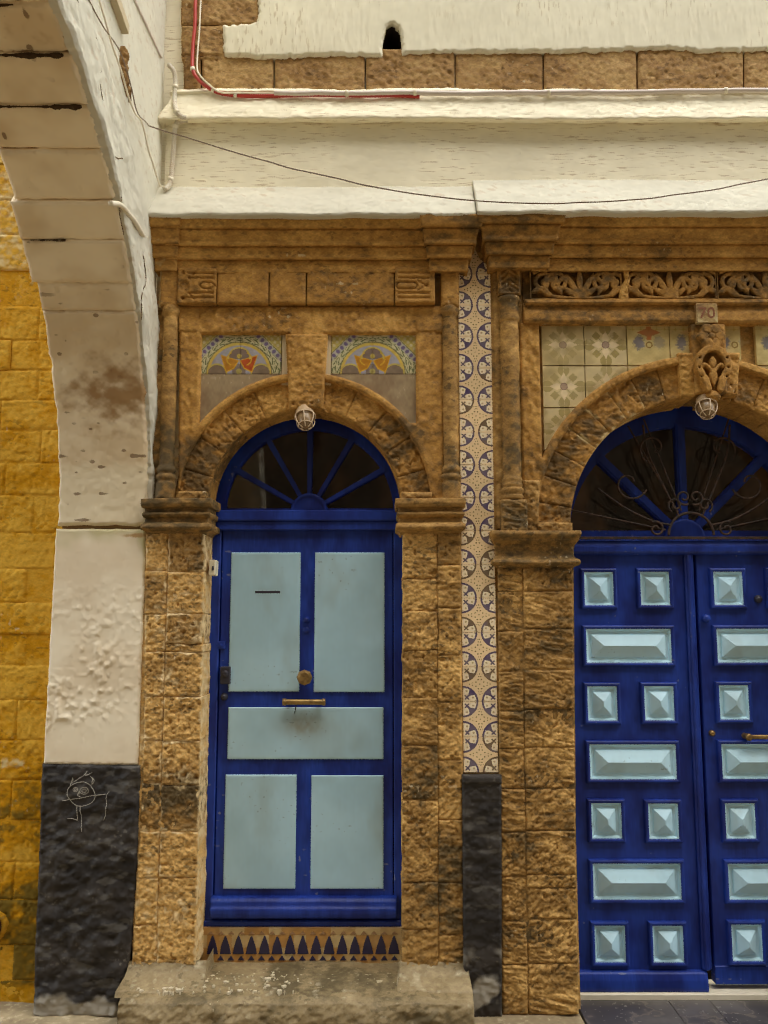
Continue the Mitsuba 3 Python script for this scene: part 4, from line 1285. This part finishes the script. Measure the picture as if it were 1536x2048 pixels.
# ================================================================== DOUBLE DOOR
dd = thing('double_door', 'blue double door with pale faceted square and oblong panels', 'door')
Y = Y2
ztop, zbot = Z(1108, Y), Z(1976, Y)
tb = [(-.01, Z(1110, Y)), (.028, Z(1109, Y - .03)), (.040, Z(1104, Y - .04)), (.042, Z(1092, Y - .04)), (.034, Z(1082, Y - .03)), (.01, Z(1078, Y)), (-.01, Z(1077, Y))]
add('transom_head', bbox(XC2 - R2 - .02, XC2 + R2 + .02, Y + .004, Y + .12, Z(1100, Y), Z(1079, Y), .003), 'm_blue', dd, False)
put('transom', mould(XC2 - R2 - .02, XC2 + R2 + .02, tb, Y, .02, .02, .01, .001, 600, flare_l=0, flare_r=0), 'm_blue', dd)
rows = [(1137, 1218, 2), (1250, 1332, 1), (1364, 1448, 2), (1480, 1563, 1), (1598, 1686, 2), (1719, 1808, 1), (1839, 1931, 2)]
zr = [(Z(b, Y), Z(a, Y), k) for a, b, k in rows]
hgt = np.mean([b - a for a, b, k in zr])
z_first, z_last = (zr[0][0] + zr[0][1]) / 2, (zr[-1][0] + zr[-1][1]) / 2
cols = (X(1167, 1400, Y), X(1241, 1400, Y), X(1279, 1400, Y), X(1353, 1400, Y))
lx0, lx1 = XC2 - R2 - .01, XC2 - .028
for side in (0, 1):
    m_ = (lambda a, b: (a, b)) if side == 0 else (lambda a, b: (2 * XC2 - b, 2 * XC2 - a))
    a, b = m_(lx0, lx1 + (.0 if side == 0 else -.004))
    lf = key_for('leaf', dd)
    add('leaf', bbox(a, b, Y, Y + .05, zbot if side == 0 else zbot + .02, ztop + .02, .004), 'm_blue', dd, False)
    for r_ in range(7):
        zc = z_first + (z_last - z_first) * r_ / 6
        n_col = rows[r_][2]
        for c in range(n_col):
            xx = (cols[0], cols[1]) if n_col == 2 and c == 0 else ((cols[2], cols[3]) if n_col == 2 else (cols[0], cols[3]))
            xa, xb = m_(*xx)
            j1 = rng.normal(0, .0015, 2)
            q = (xa + j1[0], xb + j1[0], zc - hgt / 2 + j1[1], zc + hgt / 2 + j1[1])
            add('moulding', ring(*q, [(0, 0), (0, .012), (.003, .019), (.008, .022), (.014, .021), (.018, .0185), (.0195, .008)], Y, False), 'm_blue', lf, False)
            half = min(q[1] - q[0], q[3] - q[2]) / 2
            add('panel', ring(*q, [(.0185, .0135), (.0235, .0125), (.031, .001), (.045, .001), (.046, .008), (half, .044 if n_col == 2 else .040)], Y, False), 'm_pale_fresh', lf, False)
    if side == 0:
        wbp = [(-.01, zbot - .004), (.034, zbot - .004), (.038, zbot + .01), (.036, zbot + .045), (.026, zbot + .075), (.008, zbot + .083), (-.01, zbot + .083)]
        put('weather_bar', mould(lx0, XC2 - .012, wbp, Y, .02, .02, .01, .0008, 610, flare_l=0, flare_r=0), 'm_blue', lf)
    else:
        add('bottom_rail', bbox(a, b, Y - .006, Y + .04, zbot + .018, zbot + .10, .003), 'm_blue', lf, False)
        add('spy_hole', turned((X(1516, 1200, Y), Y, Z(1198, Y)), [(.020, 0), (.020, .008), (.012, .020), (.004, .022)], 16), 'm_dark_metal', lf, True)
        add('knob', turned((X(1410, 1238, Y), Y, Z(1237, Y)), [(.016, 0), (.022, .012), (.020, .026), (.008, .032)], 16), 'm_blue', lf, True, label='painted round boss on the right leaf')
        add('keyhole', turned((X(1423, 1466, Y), Y, Z(1466, Y)), [(.015, 0), (.015, .012), (.009, .020), (.003, .021)], 16), 'm_brass', lf, True)
        hb = [at(1497, 1474, Y - .05), at(1588, 1474, Y - .05)]
        add('handle', join([tube([hb[0], hb[1]], .011, 12), turned((hb[0][0], Y - .03, hb[0][2]), [(.014, -.03), (.014, .01), (.017, .02), (.017, .032), (.01, .036)], 14), turned((hb[1][0], Y - .03, hb[1][2]), [(.014, -.03), (.014, .01), (.017, .02), (.017, .032), (.01, .036)], 14)]), 'm_brass', lf, True, label='horizontal brass handle')
as_ = [(-.01, zbot), (.022, zbot), (.022, ztop + .01), (-.01, ztop + .01)]
add('astragal', join([bbox(XC2 - .030, XC2 + .014, Y - .020, Y + .04, zbot + .085, ztop + .012, .006), bbox(XC2 - .020, XC2 + .002, Y - .030, Y - .015, zbot + .085, ztop + .012, .006)]), 'm_blue', dd, False)
Y = Y2 + .06
FZ2 = Z(1079, Y)
fan2 = key_for('fanlight', dd)
RI2 = R2 + .015
add('fanlight', join([extrude(SECT(XC2, FZ2, RI2 - .07, RI2 + .05, 0, math.pi, 60), Y - .002, .05, .005), extrude(sbox(XC2 - R2 - .02, FZ2 - .01, XC2 + R2 + .02, FZ2 + .045), Y - .002, .05, .004)]), 'm_blue', dd, False)
for t in (45, 90, 135):
    t = math.radians(t)
    d, nrm = np.array([math.cos(t), math.sin(t)]), np.array([-math.sin(t), math.cos(t)])
    c = np.array([XC2, FZ2])
    p = [c + d * .08 - nrm * .022, c + d * (RI2 - .05) - nrm * .024, c + d * (RI2 - .05) + nrm * .024, c + d * .08 + nrm * .022]
    add('glazing_bar', extrude(Polygon(p), Y - .012, .045, .008), 'm_blue', fan2, False)
hm = turned((XC2 - .0, Y - .012, FZ2), [(.105, -.04), (.105, .006), (.095, .016), (.082, .010), (.04, .016), (.01, .018)], 40)
keep = hm[0][hm[1]].mean(1)[:, 2] > FZ2 - .004
add('hub', (hm[0], hm[1][keep]), 'm_blue', fan2, True)
for n in range(4):
    g = SECT(XC2, FZ2, .07, RI2 - .04, math.radians(45 * n), math.radians(45 * n + 45), 10)
    v = np.array(g.exterior.coords)[:-1]
    add('pane', (np.stack([v[:, 0], np.full(len(v), Y + .012), v[:, 1]], -1), np.array([(0, i + 1, i) for i in range(1, len(v) - 1)])), 'm_glass', fan2, False)
put('curtain', slab(SECT(XC2, FZ2, .01, RI2 + .02, 0, math.pi, 40), Y + .05, .03, .03, .004, None), 'm_drape', fan2)

# wrought-iron grille in front of the fanlight
ig = thing('iron_grille', 'rusty wrought-iron scroll grille before the fanlight of the double door', 'grille')
YG = Y2 - .045
GZ = FZ2 + .012


def gp(pts, n=10):
    s = spline([(a, b) for a, b in pts], n)
    return np.stack([s[:, 0], np.full(len(s), YG), s[:, 1]], -1)


add('base_bar', bbox(XC2 - R2 + .005, XC2 + R2 - .005, YG - .008, YG + .008, GZ - .022, GZ - .008, .002), 'm_iron', ig, False)
a = np.linspace(0, math.pi, 40)
add('hub_ring', tube(np.stack([XC2 + .112 * np.cos(a), np.full(40, YG), GZ + .112 * np.sin(a)], -1), .007, 8), 'm_iron', ig)
for t in (12, 70, 110, 118, 168):
    tr = math.radians(t)
    d = np.array([math.cos(tr), math.sin(tr)])
    c = np.array([XC2, GZ])
    p0, p1 = c + d * .13, c + d * (R2 - .01)
    add('bar', tube([(p0[0], YG, p0[1]), (p1[0], YG, p1[1])], .0042, 8), 'm_iron', ig)


def curl(cx, cz, r0, a0, turns, sgn):
    t = np.linspace(0, 1, 30)
    a = a0 + sgn * turns * 2 * np.pi * t
    r = r0 * (1 - .75 * t)
    return np.stack([cx + r * np.cos(a), np.full(30, YG - .004), cz + r * np.sin(a)], -1)


for m in (-1, 1):
    for (dx, dz, r0, a0, tn) in ((.175, .030, .040, 60, 1.3), (.075, .150, .038, -60, 1.3), (.030, .190, .040, -120, 1.25), (.30, .26, .09, 200, .9), (.17, .44, .08, -60, .9)):
        add('scroll', tube(curl(XC2 + m * dx, GZ + dz, r0, math.radians(a0 if m > 0 else 180 - a0), tn, m), .0055, 7), 'm_iron', ig)
    add('stem', tube(gp([(XC2 + m * .10, GZ + .05), (XC2 + m * .20, GZ + .075), (XC2 + m * .33, GZ + .14), (XC2 + m * .46, GZ + .235)]), .0055, 7), 'm_iron', ig)
    add('stem', tube(gp([(XC2 + m * .06, GZ + .10), (XC2 + m * .13, GZ + .25), (XC2 + m * .20, GZ + .42), (XC2 + m * .22, GZ + .56)]), .0055, 7), 'm_iron', ig)

# plaque
pl = thing('number_plaque', 'small stone plaque reading 70 above the keystone of the double door', 'sign')
q = R4(1393, 1436, 606, 646, -.045)
add('plate', bbox(q[0], q[1], -.045, .02, q[2], q[3], .004), 'm_plaque', pl, False)
tm = meshkit.text_mesh('70', (q[3] - q[2]) * .50, .002, bold=True)
v = np.array(tm.vertices)
w_ = v[:, 0].max() - v[:, 0].min()
V = np.stack([v[:, 0] * .92 - v[:, 0].min() + (q[0] + q[1]) / 2 - w_ * .46, -.0445 - v[:, 2], v[:, 1] + q[2] + (q[3] - q[2]) * .27], -1)
add('numerals', (V, np.array(tm.faces)), 'm_plaque_ink', pl, False, label='faded reddish numerals 70')

Y = Y2
# marble threshold of the double door
mt = thing('threshold', 'dark polished stone slabs before the double door', 'step')
add('sill', bbox(XC2 - R2 - .02, XC2 + R2 + .02, Y - .055, Y + .06, -.13, zbot - .006, .003), 'm_cable_white', mt, False, label='pale strip under the double door')
xs = [XC2 - R2 - .005, 1.318, X(1418, 1985, Y - .06), 2.02, XC2 + R2 + .005]
for a, b in zip(xs[:-1], xs[1:]):
    add('slab', bbox(a + .001, b - .001, -.42, Y - .056, -.13, zbot - .030 + .0015 * rng.random(), .002), 'm_marble', mt, False)
    add('slab', bbox(a + .001, b - .001, -1.0, -.424, -.13, zbot - .032 + .0015 * rng.random(), .002), 'm_marble', mt, False)

# ================================================================== LAMPS
def bulkhead(label, px, py, Yl, tilt):
    k = thing('wall_lamp', label, 'lamp', None)
    c = at(px, py, Yl)
    ax = np.array(tilt, float)
    ax /= np.linalg.norm(ax)
    u = np.cross(ax, [0.2, 1, 0])
    u /= np.linalg.norm(u)
    w = np.cross(ax, u)

    def lat(prof, n=28, ow=1.0):
        th = np.arange(n) * 2 * np.pi / n
        V, F = [], []
        for r, h in prof:
            V += [c + ax * h + r * (np.cos(t) * u + np.sin(t) * w) for t in th]
        for q in range(len(prof) - 1):
            for i in range(n):
                a, b = q * n + i, q * n + (i + 1) % n
                F += [(a, b, b + n), (a, b + n, a + n)]
        return np.array(V), np.array(F)
    add('base', lat([(.001, -.047), (.036, -.045), (.043, -.037), (.045, -.012), (.047, -.008), (.047, .002), (.040, .004)]), 'm_lamp_body', k, 40)
    add('globe', lat([(.039, .0), (.039, .022), (.035, .048), (.025, .066), (.010, .075), (.001, .0765)]), 'm_lamp_glass', k, True)
    th = np.arange(36) * 2 * np.pi / 36
    rg = lambda r, h: np.array([c + ax * h + r * (np.cos(t) * u + np.sin(t) * w) for t in th])
    cg = key_for('cage', k)
    add('cage', join([tube(rg(.049, .006), .0032, 7, True), tube(rg(.034, .062), .0028, 7, True)]), 'm_lamp_wire', k)
    for t in np.arange(6) * math.pi / 3 + .3:
        d = np.cos(t) * u + np.sin(t) * w
        add('wire', tube(spline([c + ax * .004 + d * .049, c + ax * .03 + d * .048, c + ax * .052 + d * .041, c + ax * .064 + d * .032, c + ax * .080 + d * .014], 5), .0026, 6), 'm_lamp_wire', cg)
    sc_ = c - ax * .026 + np.array([.0, -.044, -.016])
    add('screw', turned(sc_, [(.007, -.006), (.007, .002), (.003, .003)], 10), 'm_dark_metal', k, False)


bulkhead('caged bulkhead lamp under the keystone of the narrow door', 610, 832, .005, (.10, -.50, -.86))
bulkhead('caged bulkhead lamp below the horseshoe carving of the wide arch', 1412, 810, .0, (-.10, -.50, -.86))

# ================================================================== ARCH OVER THE LANE
XA, XB = X(108, 1110), X(290, 1110)
RA = 1.66
ZA = Z(1056)
ar = thing('archway', 'whitewashed stone arch springing over the lane, its pier black at the foot', 'arch')


def bow(u, s, y):
    """u = x, s = arc length above the springing (below it: straight down), y = depth behind the face."""
    th = np.clip(s / RA, 0, None)
    yy = -RA + (RA + y) * np.cos(th)
    zz = ZA + np.where(s < 0, s, (RA + y) * np.sin(th))
    return np.stack([u, np.where(s < 0, y, yy), zz], -1)


def arc_of(py, xw):
    """Arc length at which the soffit's rim shows at pixel row py."""
    s = np.linspace(0, RA * 1.5, 4000)
    p = bow(np.full_like(s, xw), s, np.zeros_like(s))
    f = (p[:, 1] + D) * CP + (p[:, 2] - ZC) * SP
    up = -(p[:, 1] + D) * SP + (p[:, 2] - ZC) * CP
    yy = 1024 - FPX * up / f
    return float(np.interp(-py, -yy, s))


sj_ = [arc_of(y, (XA + XB) / 2) for y in (1050, 622, 566, 480, 403, 302, 213, 110, 10, -85)]
sj_ += [sj_[-1] + .19 * k for k in range(1, 4)]


def r_int(u, v, s):
    return (FB(u, v, 5, s, 3) - .5) * .020 + (FB(u, v, 34, s + 1, 3) - .5) * .005 + np.maximum(N(u, v, 24, s + 5) - .8, 0) * .03


def it_tone(lo):
    return lambda u, v: lo + 0 * u


# lower haunch of bare rough plaster, then the courses of the soffit
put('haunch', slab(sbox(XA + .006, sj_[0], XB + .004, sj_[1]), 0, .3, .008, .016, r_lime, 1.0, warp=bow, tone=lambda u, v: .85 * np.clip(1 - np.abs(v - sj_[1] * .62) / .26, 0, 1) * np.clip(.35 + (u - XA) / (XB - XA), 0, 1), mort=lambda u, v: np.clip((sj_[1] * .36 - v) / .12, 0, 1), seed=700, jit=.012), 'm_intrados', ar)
for n, (a, b) in enumerate(zip(sj_[1:-1], sj_[2:])):
    g0, g1 = (.001, .001) if n in (0, 1, 2) else (.0010, .0010)
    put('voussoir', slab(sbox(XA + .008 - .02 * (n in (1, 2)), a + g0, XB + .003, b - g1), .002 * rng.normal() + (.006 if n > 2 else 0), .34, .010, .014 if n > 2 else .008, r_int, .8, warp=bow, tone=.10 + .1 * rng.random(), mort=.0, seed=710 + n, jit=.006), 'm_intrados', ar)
for n, (s0, x0, x1, hgt_) in enumerate(((6, .05, .40, .016), (7, .02, .40, .015), (8, .02, .30, .016), (3, .03, .18, .006))):
    u = np.linspace(XA + x0, XA + x1, 46)
    w = hgt_ * np.clip(FB(u, u * 0, 22, 60 + n, 3) * 3.6 - 1.45, .02, 1)
    put('open_joint', slab(Polygon(np.vstack([np.stack([u, sj_[s0] - w * .9], -1), np.stack([u, sj_[s0] + w * .5], -1)[::-1]])), -.0075, .012, .005, .003, r_rough, .5, warp=bow, tone=.95, seed=770 + n), 'm_joint', ar)
put('soffit_core', slab(sbox(XA + .02, 0.0, XB - .02, RA * 1.58), .030, .3, .03, .003, None, warp=bow, tone=.95), 'm_intrados', ar)
# pier: plastered, black below
zp = Z(1530)
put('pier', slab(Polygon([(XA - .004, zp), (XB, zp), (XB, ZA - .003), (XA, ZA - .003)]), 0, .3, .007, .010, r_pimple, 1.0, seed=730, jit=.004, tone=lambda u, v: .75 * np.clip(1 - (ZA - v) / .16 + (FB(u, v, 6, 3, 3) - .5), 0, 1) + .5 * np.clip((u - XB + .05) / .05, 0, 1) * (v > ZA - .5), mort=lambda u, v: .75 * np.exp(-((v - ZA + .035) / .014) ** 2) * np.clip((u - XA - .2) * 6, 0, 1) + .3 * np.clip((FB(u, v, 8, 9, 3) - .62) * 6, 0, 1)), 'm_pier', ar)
put('dado', slab(Polygon(P2([(66, 2034), (236, 2034), (247, 1970), (262, 1900), (275, 1700), (281, 1531), (84, 1528), (78, 1700)])), -.012, .3, .008, .014, r_lump, 1.0, seed=731, jit=.006, mort=lambda u, v: np.clip((.10 - v) / .06 + (FB(u, v, 12, 2, 3) - .5) * 2, 0, 1) * .8), 'm_black', ar, 'black painted foot of the pier with a chalk drawing')
# face of the arch towards the wide door, and the wall it carries
Xf = XB


def face(u, v, y):
    return np.stack([Xf - y, u, v], -1)


th = np.linspace(0, math.pi / 2 * 1.02, 60)
ringp = Polygon([(-RA + (RA + .012) * math.cos(t), ZA + (RA + .012) * math.sin(t)) for t in th] + [(-RA + (RA + .30) * math.cos(t), ZA + (RA + .30) * math.sin(t)) for t in th[::-1]]).intersection(sbox(-4, 0, .02, 9))
put('archivolt', slab(ringp, -.026, .036, .009, .007, r_lime, 1.9, warp=face, seed=740, jit=.014, jf=34, mort=lambda u, v: .36 * np.clip((FB(u, v, 6, 21, 3) - .55) * 6, 0, 1)), 'm_white', ar)
swp = sbox(-2.6, ZA, .03, 7.0).difference(Polygon([(-RA + (RA + .27) * math.cos(t), ZA + (RA + .27) * math.sin(t)) for t in np.linspace(0, math.pi, 90)]))
swp = max(getattr(swp, 'geoms', [swp]), key=lambda g: g.area)
put('spandrel', slab(swp, -.006, .06, .016, .006, r_plaster, .8, warp=face, seed=741, mort=0.0), 'm_white', ar)
# the arch's other half and far pier, across the lane behind the viewer's shoulder
th2 = np.linspace(math.pi / 2 * 1.02, math.pi, 40)
put('far_haunch', slab(sbox(XA, RA * math.pi / 2 * 1.0, XB, RA * math.pi), 0, .3, .06, .01, None, warp=bow, tone=.1), 'm_intrados', ar)
ringf = Polygon([(-RA + RA * math.cos(t), ZA + RA * math.sin(t)) for t in th2] + [(-RA + (RA + .30) * math.cos(t), ZA + (RA + .30) * math.sin(t)) for t in th2[::-1]])
put('far_archivolt', slab(ringf, 0, .1, .05, .01, None, warp=face), 'm_white', ar)
add('far_pier', bbox(XA, XB, -2 * RA - .34, -2 * RA, -.1, ZA, .01), 'm_pier', ar, False)


# chalk drawing on the black foot
def chalk(pts, n=6, w=1.0):
    p = [np.array(at(a / 3.0, 1536 + b / 3.0, -.0225)) for a, b in pts]
    s = spline(p, n)
    hh_ = r_lump(s[:, 0], s[:, 2], 731)
    s[:, 1] = -.012 + hh_ - .0015
    return tube(s, .0014 * w, 5)


t_ = np.linspace(0, 2 * np.pi, 26)
cd = [chalk([(482 + 82 * math.cos(a) + 4 * math.sin(3 * a), 160 + 73 * math.sin(a)) for a in t_], 3),
      chalk([(374, 198), (430, 190), (500, 180), (560, 168), (630, 160)]), chalk([(650, 145), (632, 175), (634, 230), (625, 290), (615, 318)]),
      chalk([(455, 232), (455, 280), (458, 325)]), chalk([(475, 235), (478, 300), (485, 385)]), chalk([(400, 306), (430, 308), (452, 320), (440, 312)]),
      chalk([(418, 110), (425, 85), (434, 60), (432, 90)]), chalk([(440, 85), (470, 65), (500, 45), (515, 22), (505, 45), (525, 42), (548, 28)]), chalk([(545, 105), (548, 70), (535, 55), (558, 75), (550, 100)]),
      chalk([(470, 160), (474, 140), (463, 165), (478, 172)])]
for cx_, cy_, r_ in ((448, 132, 15), (500, 140, 24), (500, 140, 12), (448, 132, 6)):
    cd.append(chalk([(cx_ + r_ * math.cos(a), cy_ + r_ * .85 * math.sin(a)) for a in t_], 2))
add('chalk_drawing', join(cd), 'm_chalk', ar, label='childlike chalk figure with a round face')

# broken patch and cracks on the face
c_ = on_x(257, 150, XB + .026)
a_ = np.linspace(0, 2 * np.pi, 22, endpoint=False)
w_ = .6 + .8 * meshkit.noise(np.stack([a_ * 2.2, a_ * 0, a_ * 0], -1), 4)
put('broken_patch', slab(Polygon(np.stack([c_[1] + .045 * w_ * np.cos(a_) - .05 * np.sin(a_), c_[2] + .085 * w_ * np.sin(a_)], -1)), -.024, .03, .006, .004, r_rough, 1.6, warp=face, tone=.55, mort=.2, seed=745), 'm_stone_upper', ar, 'crumbled patch of bare mortar high on the arch face')
for pts in ([(185, 60), (205, 110), (200, 160), (208, 215), (213, 265)], [(228, 313), (238, 317), (250, 314), (261, 311)], [(287, 512), (292, 560), (284, 590), (283, 640)], [(150, -10), (172, 40), (190, 80)], [(243, 395), (240, 430), (248, 470)]):
    q = spline([on_x(x_, y_, XB + .028) for x_, y_ in pts], 8)
    jt = (meshkit.noise(q * 60, 9) - .5) * .012
    q[:, 1] += jt
    add('crack', tube(q, .0022, 5), 'm_joint', ar)
# clutter on the arch face: batten and cables
bt = thing('batten', 'old wooden batten fixed high on the white arch face', 'batten')
b0, b1 = on_x(222, -20, XB + .018), on_x(250, 60, XB + .018)
dv = (b1 - b0) / np.linalg.norm(b1 - b0)
up = np.cross(dv, [1, 0, 0])
pts = [p + s * up * .022 + np.array([o, 0, 0]) for p in (b0 - dv * .3, b1) for s in (-1, 1) for o in (-.012, .018)]
h = trimesh.convex.convex_hull(np.array(pts))
add('board', (np.array(h.vertices), np.array(h.faces)), 'm_wood', bt, False)


def wire(name, label, cat, pts, r, m, n=10, clips=None):
    k = thing(name, label, cat)
    s = spline(pts, n)
    d = np.cumsum(np.r_[0, np.linalg.norm(np.diff(s, axis=0), axis=1)])
    s = s + (meshkit.noise(np.stack([d * 9, d * 0 + hash(label) % 7 if False else d * 0 + len(label), d * 0], -1), len(label))[:, None] - .5) * np.array([.004, 0, .006])
    add('strand', tube(s, r, 8), m, k)
    for n_ in clips or ():
        i = int(n_ * (len(s) - 1))
        t = s[min(i + 1, len(s) - 1)] - s[max(i - 1, 0)]
        t = t / np.linalg.norm(t) * .008
        add('clip', tube([s[i] - t, s[i] + t], r * 1.35, 8), 'm_cable_white', k)
    return k


XW = XB + .034
wire('cable', 'thin grey cable running down the arch face to the sagging wire', 'cable', [on_x(165, -30, XW), on_x(205, 50, XW), on_x(240, 105, XW), on_x(262, 175, XW), on_x(275, 225, XW), on_x(298, 252, XW - .02)], .0026, 'm_wire')
wire('cable', 'white cable curving from the arch face down into the corner', 'cable', [on_x(192, -20, XW), on_x(215, 60, XW), on_x(245, 150, XW), on_x(268, 222, XW), on_x(284, 245, XW), on_x(300, 310, XW), on_x(318, 365, XW), on_x(328, 375, XW)], .004, 'm_cable_white')
wire('cable', 'grey cable slanting across the white wall near the stone quoins', 'cable', [on_x(262, -20, XB + .01), on_x(292, 50, XB + .01), on_x(312, 90, XB + .01), on_x(323, 115, XB + .01)], .006, 'm_cable_lav')
wire('conduit', 'white painted pipe bending down the corner beside the arch', 'pipe', [at(337, 128, -.04), at(347, 140, -.03), at(351, 160, -.02), at(350, 195, -.03), at(352, 222, -.09), at(360, 233, -.09), at(372, 236, -.08)], .012, 'm_white', clips=(.4, .7))
wire('conduit', 'white painted pipe below the string course in the corner', 'pipe', [at(375, 240, -.03), at(360, 243, -.03), at(351, 252, -.03), at(347, 290, -.02), at(344, 330, -.02), at(340, 365, -.03), at(330, 380, -.06)], .012, 'm_white', clips=(.35, .8))
wire('conduit', 'cream pipe looping over the pier at the end of the cornice', 'pipe', [on_x(222, 405, XB + .030), on_x(243, 410, XB + .034), on_x(262, 432, XB + .034), on_x(282, 465, XB + .034), at(293, 476, -.10), at(300, 468, -.10), at(302, 445, -.10), at(301, 415, -.12)], .011, 'm_cable_white', clips=(.85,))
wire('red_cable', 'red electric cable turning along the stone band', 'cable', [at(392, -30, -.02), at(390, 40, -.02), at(386, 100, -.02), at(386, 138, -.03), at(396, 158, -.035), at(415, 175, -.035), at(440, 187, -.035), at(480, 191, -.035), at(530, 191, -.035), at(600, 190, -.035), at(690, 191, -.035), at(840, 192, -.035)], .0095, 'm_red', clips=(.28, .5, .62))
wire('cable', 'thin cream cable tied beside the red cable', 'cable', [at(403, -30, -.024), at(399, 60, -.024), at(394, 130, -.03), at(400, 150, -.045), at(420, 170, -.05), at(442, 184, -.05), at(480, 186, -.045), at(560, 187, -.04), at(700, 186, -.04)], .0045, 'm_cable_white')
wire('conduit', 'pale conduit running along under the stone band', 'pipe', [at(548, 187, -.045), at(760, 186, -.045), at(1000, 186, -.045), at(1250, 184, -.045), at(1536, 181, -.045), at(1800, 179, -.045), at(2000, 178, -.045)], .012, 'm_cable_lav', clips=(.12, .22, .40, .62))
e0 = on_x(296, 250, XB + .004)
cat_ = [e0, at(420, 290, -.32), at(560, 330, -.36), at(700, 363, -.38), at(830, 388, -.38), at(960, 402, -.37), at(1100, 406, -.36), at(1230, 402, -.34), at(1380, 386, -.30), at(1536, 358, -.25), at(1700, 318, -.2), at(1850, 275, -.1), at(1900, 255, .01)]
wire('sagging_wire', 'thin dark wire sagging across the white ledge', 'wire', cat_, .0030, 'm_wire')

# ================================================================== YELLOW WALL beyond the arch
yw = thing('yellow_wall', 'ochre yellow limewashed stone wall beyond the arch pier', 'wall')
YY = .13
ys = [2060, 1960, 1890, 1800, 1725, 1640, 1560, 1480, 1400, 1330, 1268, 1205, 1138, 1065, 990, 925, 860, 800, 740, 680, 612, 541, 470, 400, 330, 250, 160, 60, -60]
put('core', slab(sbox(-9, -.1, XA + .1, 7.0), YY + .004, .05, .03, .003, None, tone=.3), 'm_yellow', yw)
for n, (a, b) in enumerate(zip(ys[:-1], ys[1:])):
    z0, z1 = Z(a, YY), Z(b, YY)
    xr = XA + .06
    ofs = [-.0, -.19 - .08 * rng.random(), -.62 - .1 * rng.random(), -1.05, -1.6] if n % 2 else [-.0, -.36 - .06 * rng.random(), -.80, -1.2, -1.6]
    for q, (o1, o0) in enumerate(zip(ofs[:-1], ofs[1:])):
        put('stone', slab(sbox(xr + o0 + .0002, z0 + .0004, xr + o1 - .0002, z1 - .0004), YY + .0035 * rng.normal(), .05, .008 if q < 2 else .03, .005, (lambda u, v, s: .5 * r_rough(u, v, s) + .4 * r_lime(u, v, s)), .8, tone=lambda u, v, r_=rng.random(): .12 + .14 * r_ + .95 * np.clip((Z(1480, YY) - v) * 1.2, 0, .9) * np.clip((FB(u, v, 5, 13, 3) - .3) * 3, 0, 1) + .25 * np.exp(-((v - Z(960, YY)) / .05) ** 2), mort=lambda u, v: .50 * np.clip((v - Z(760, YY)) * 1.6, 0, 1) + .9 * np.exp(-((v - Z(1530, YY)) / .035) ** 2) * np.clip((FB(u, v, 14, 3, 3) - .42) * 6, 0, 1), seed=800 + n * 5 + q, jit=.004), 'm_yellow', yw)
pf = thing('pipe_end', 'rusty round pipe end set in pale mortar low on the yellow wall', 'pipe')
c = at(-14, 1850, YY)
a = np.arange(30) * 2 * np.pi / 30
add('rim', tube(np.stack([c[0] + .040 * np.cos(a), np.full(30, YY - .03), c[2] + .048 * np.sin(a)], -1), .012, 8, True), 'm_iron', pf)
put('mortar_collar', slab(Point(c[0], c[2]).buffer(.072), YY - .016, .05, .008, .014, r_lime, .5, tone=.2, mort=.25, seed=990, jit=.006), 'm_yellow', pf)
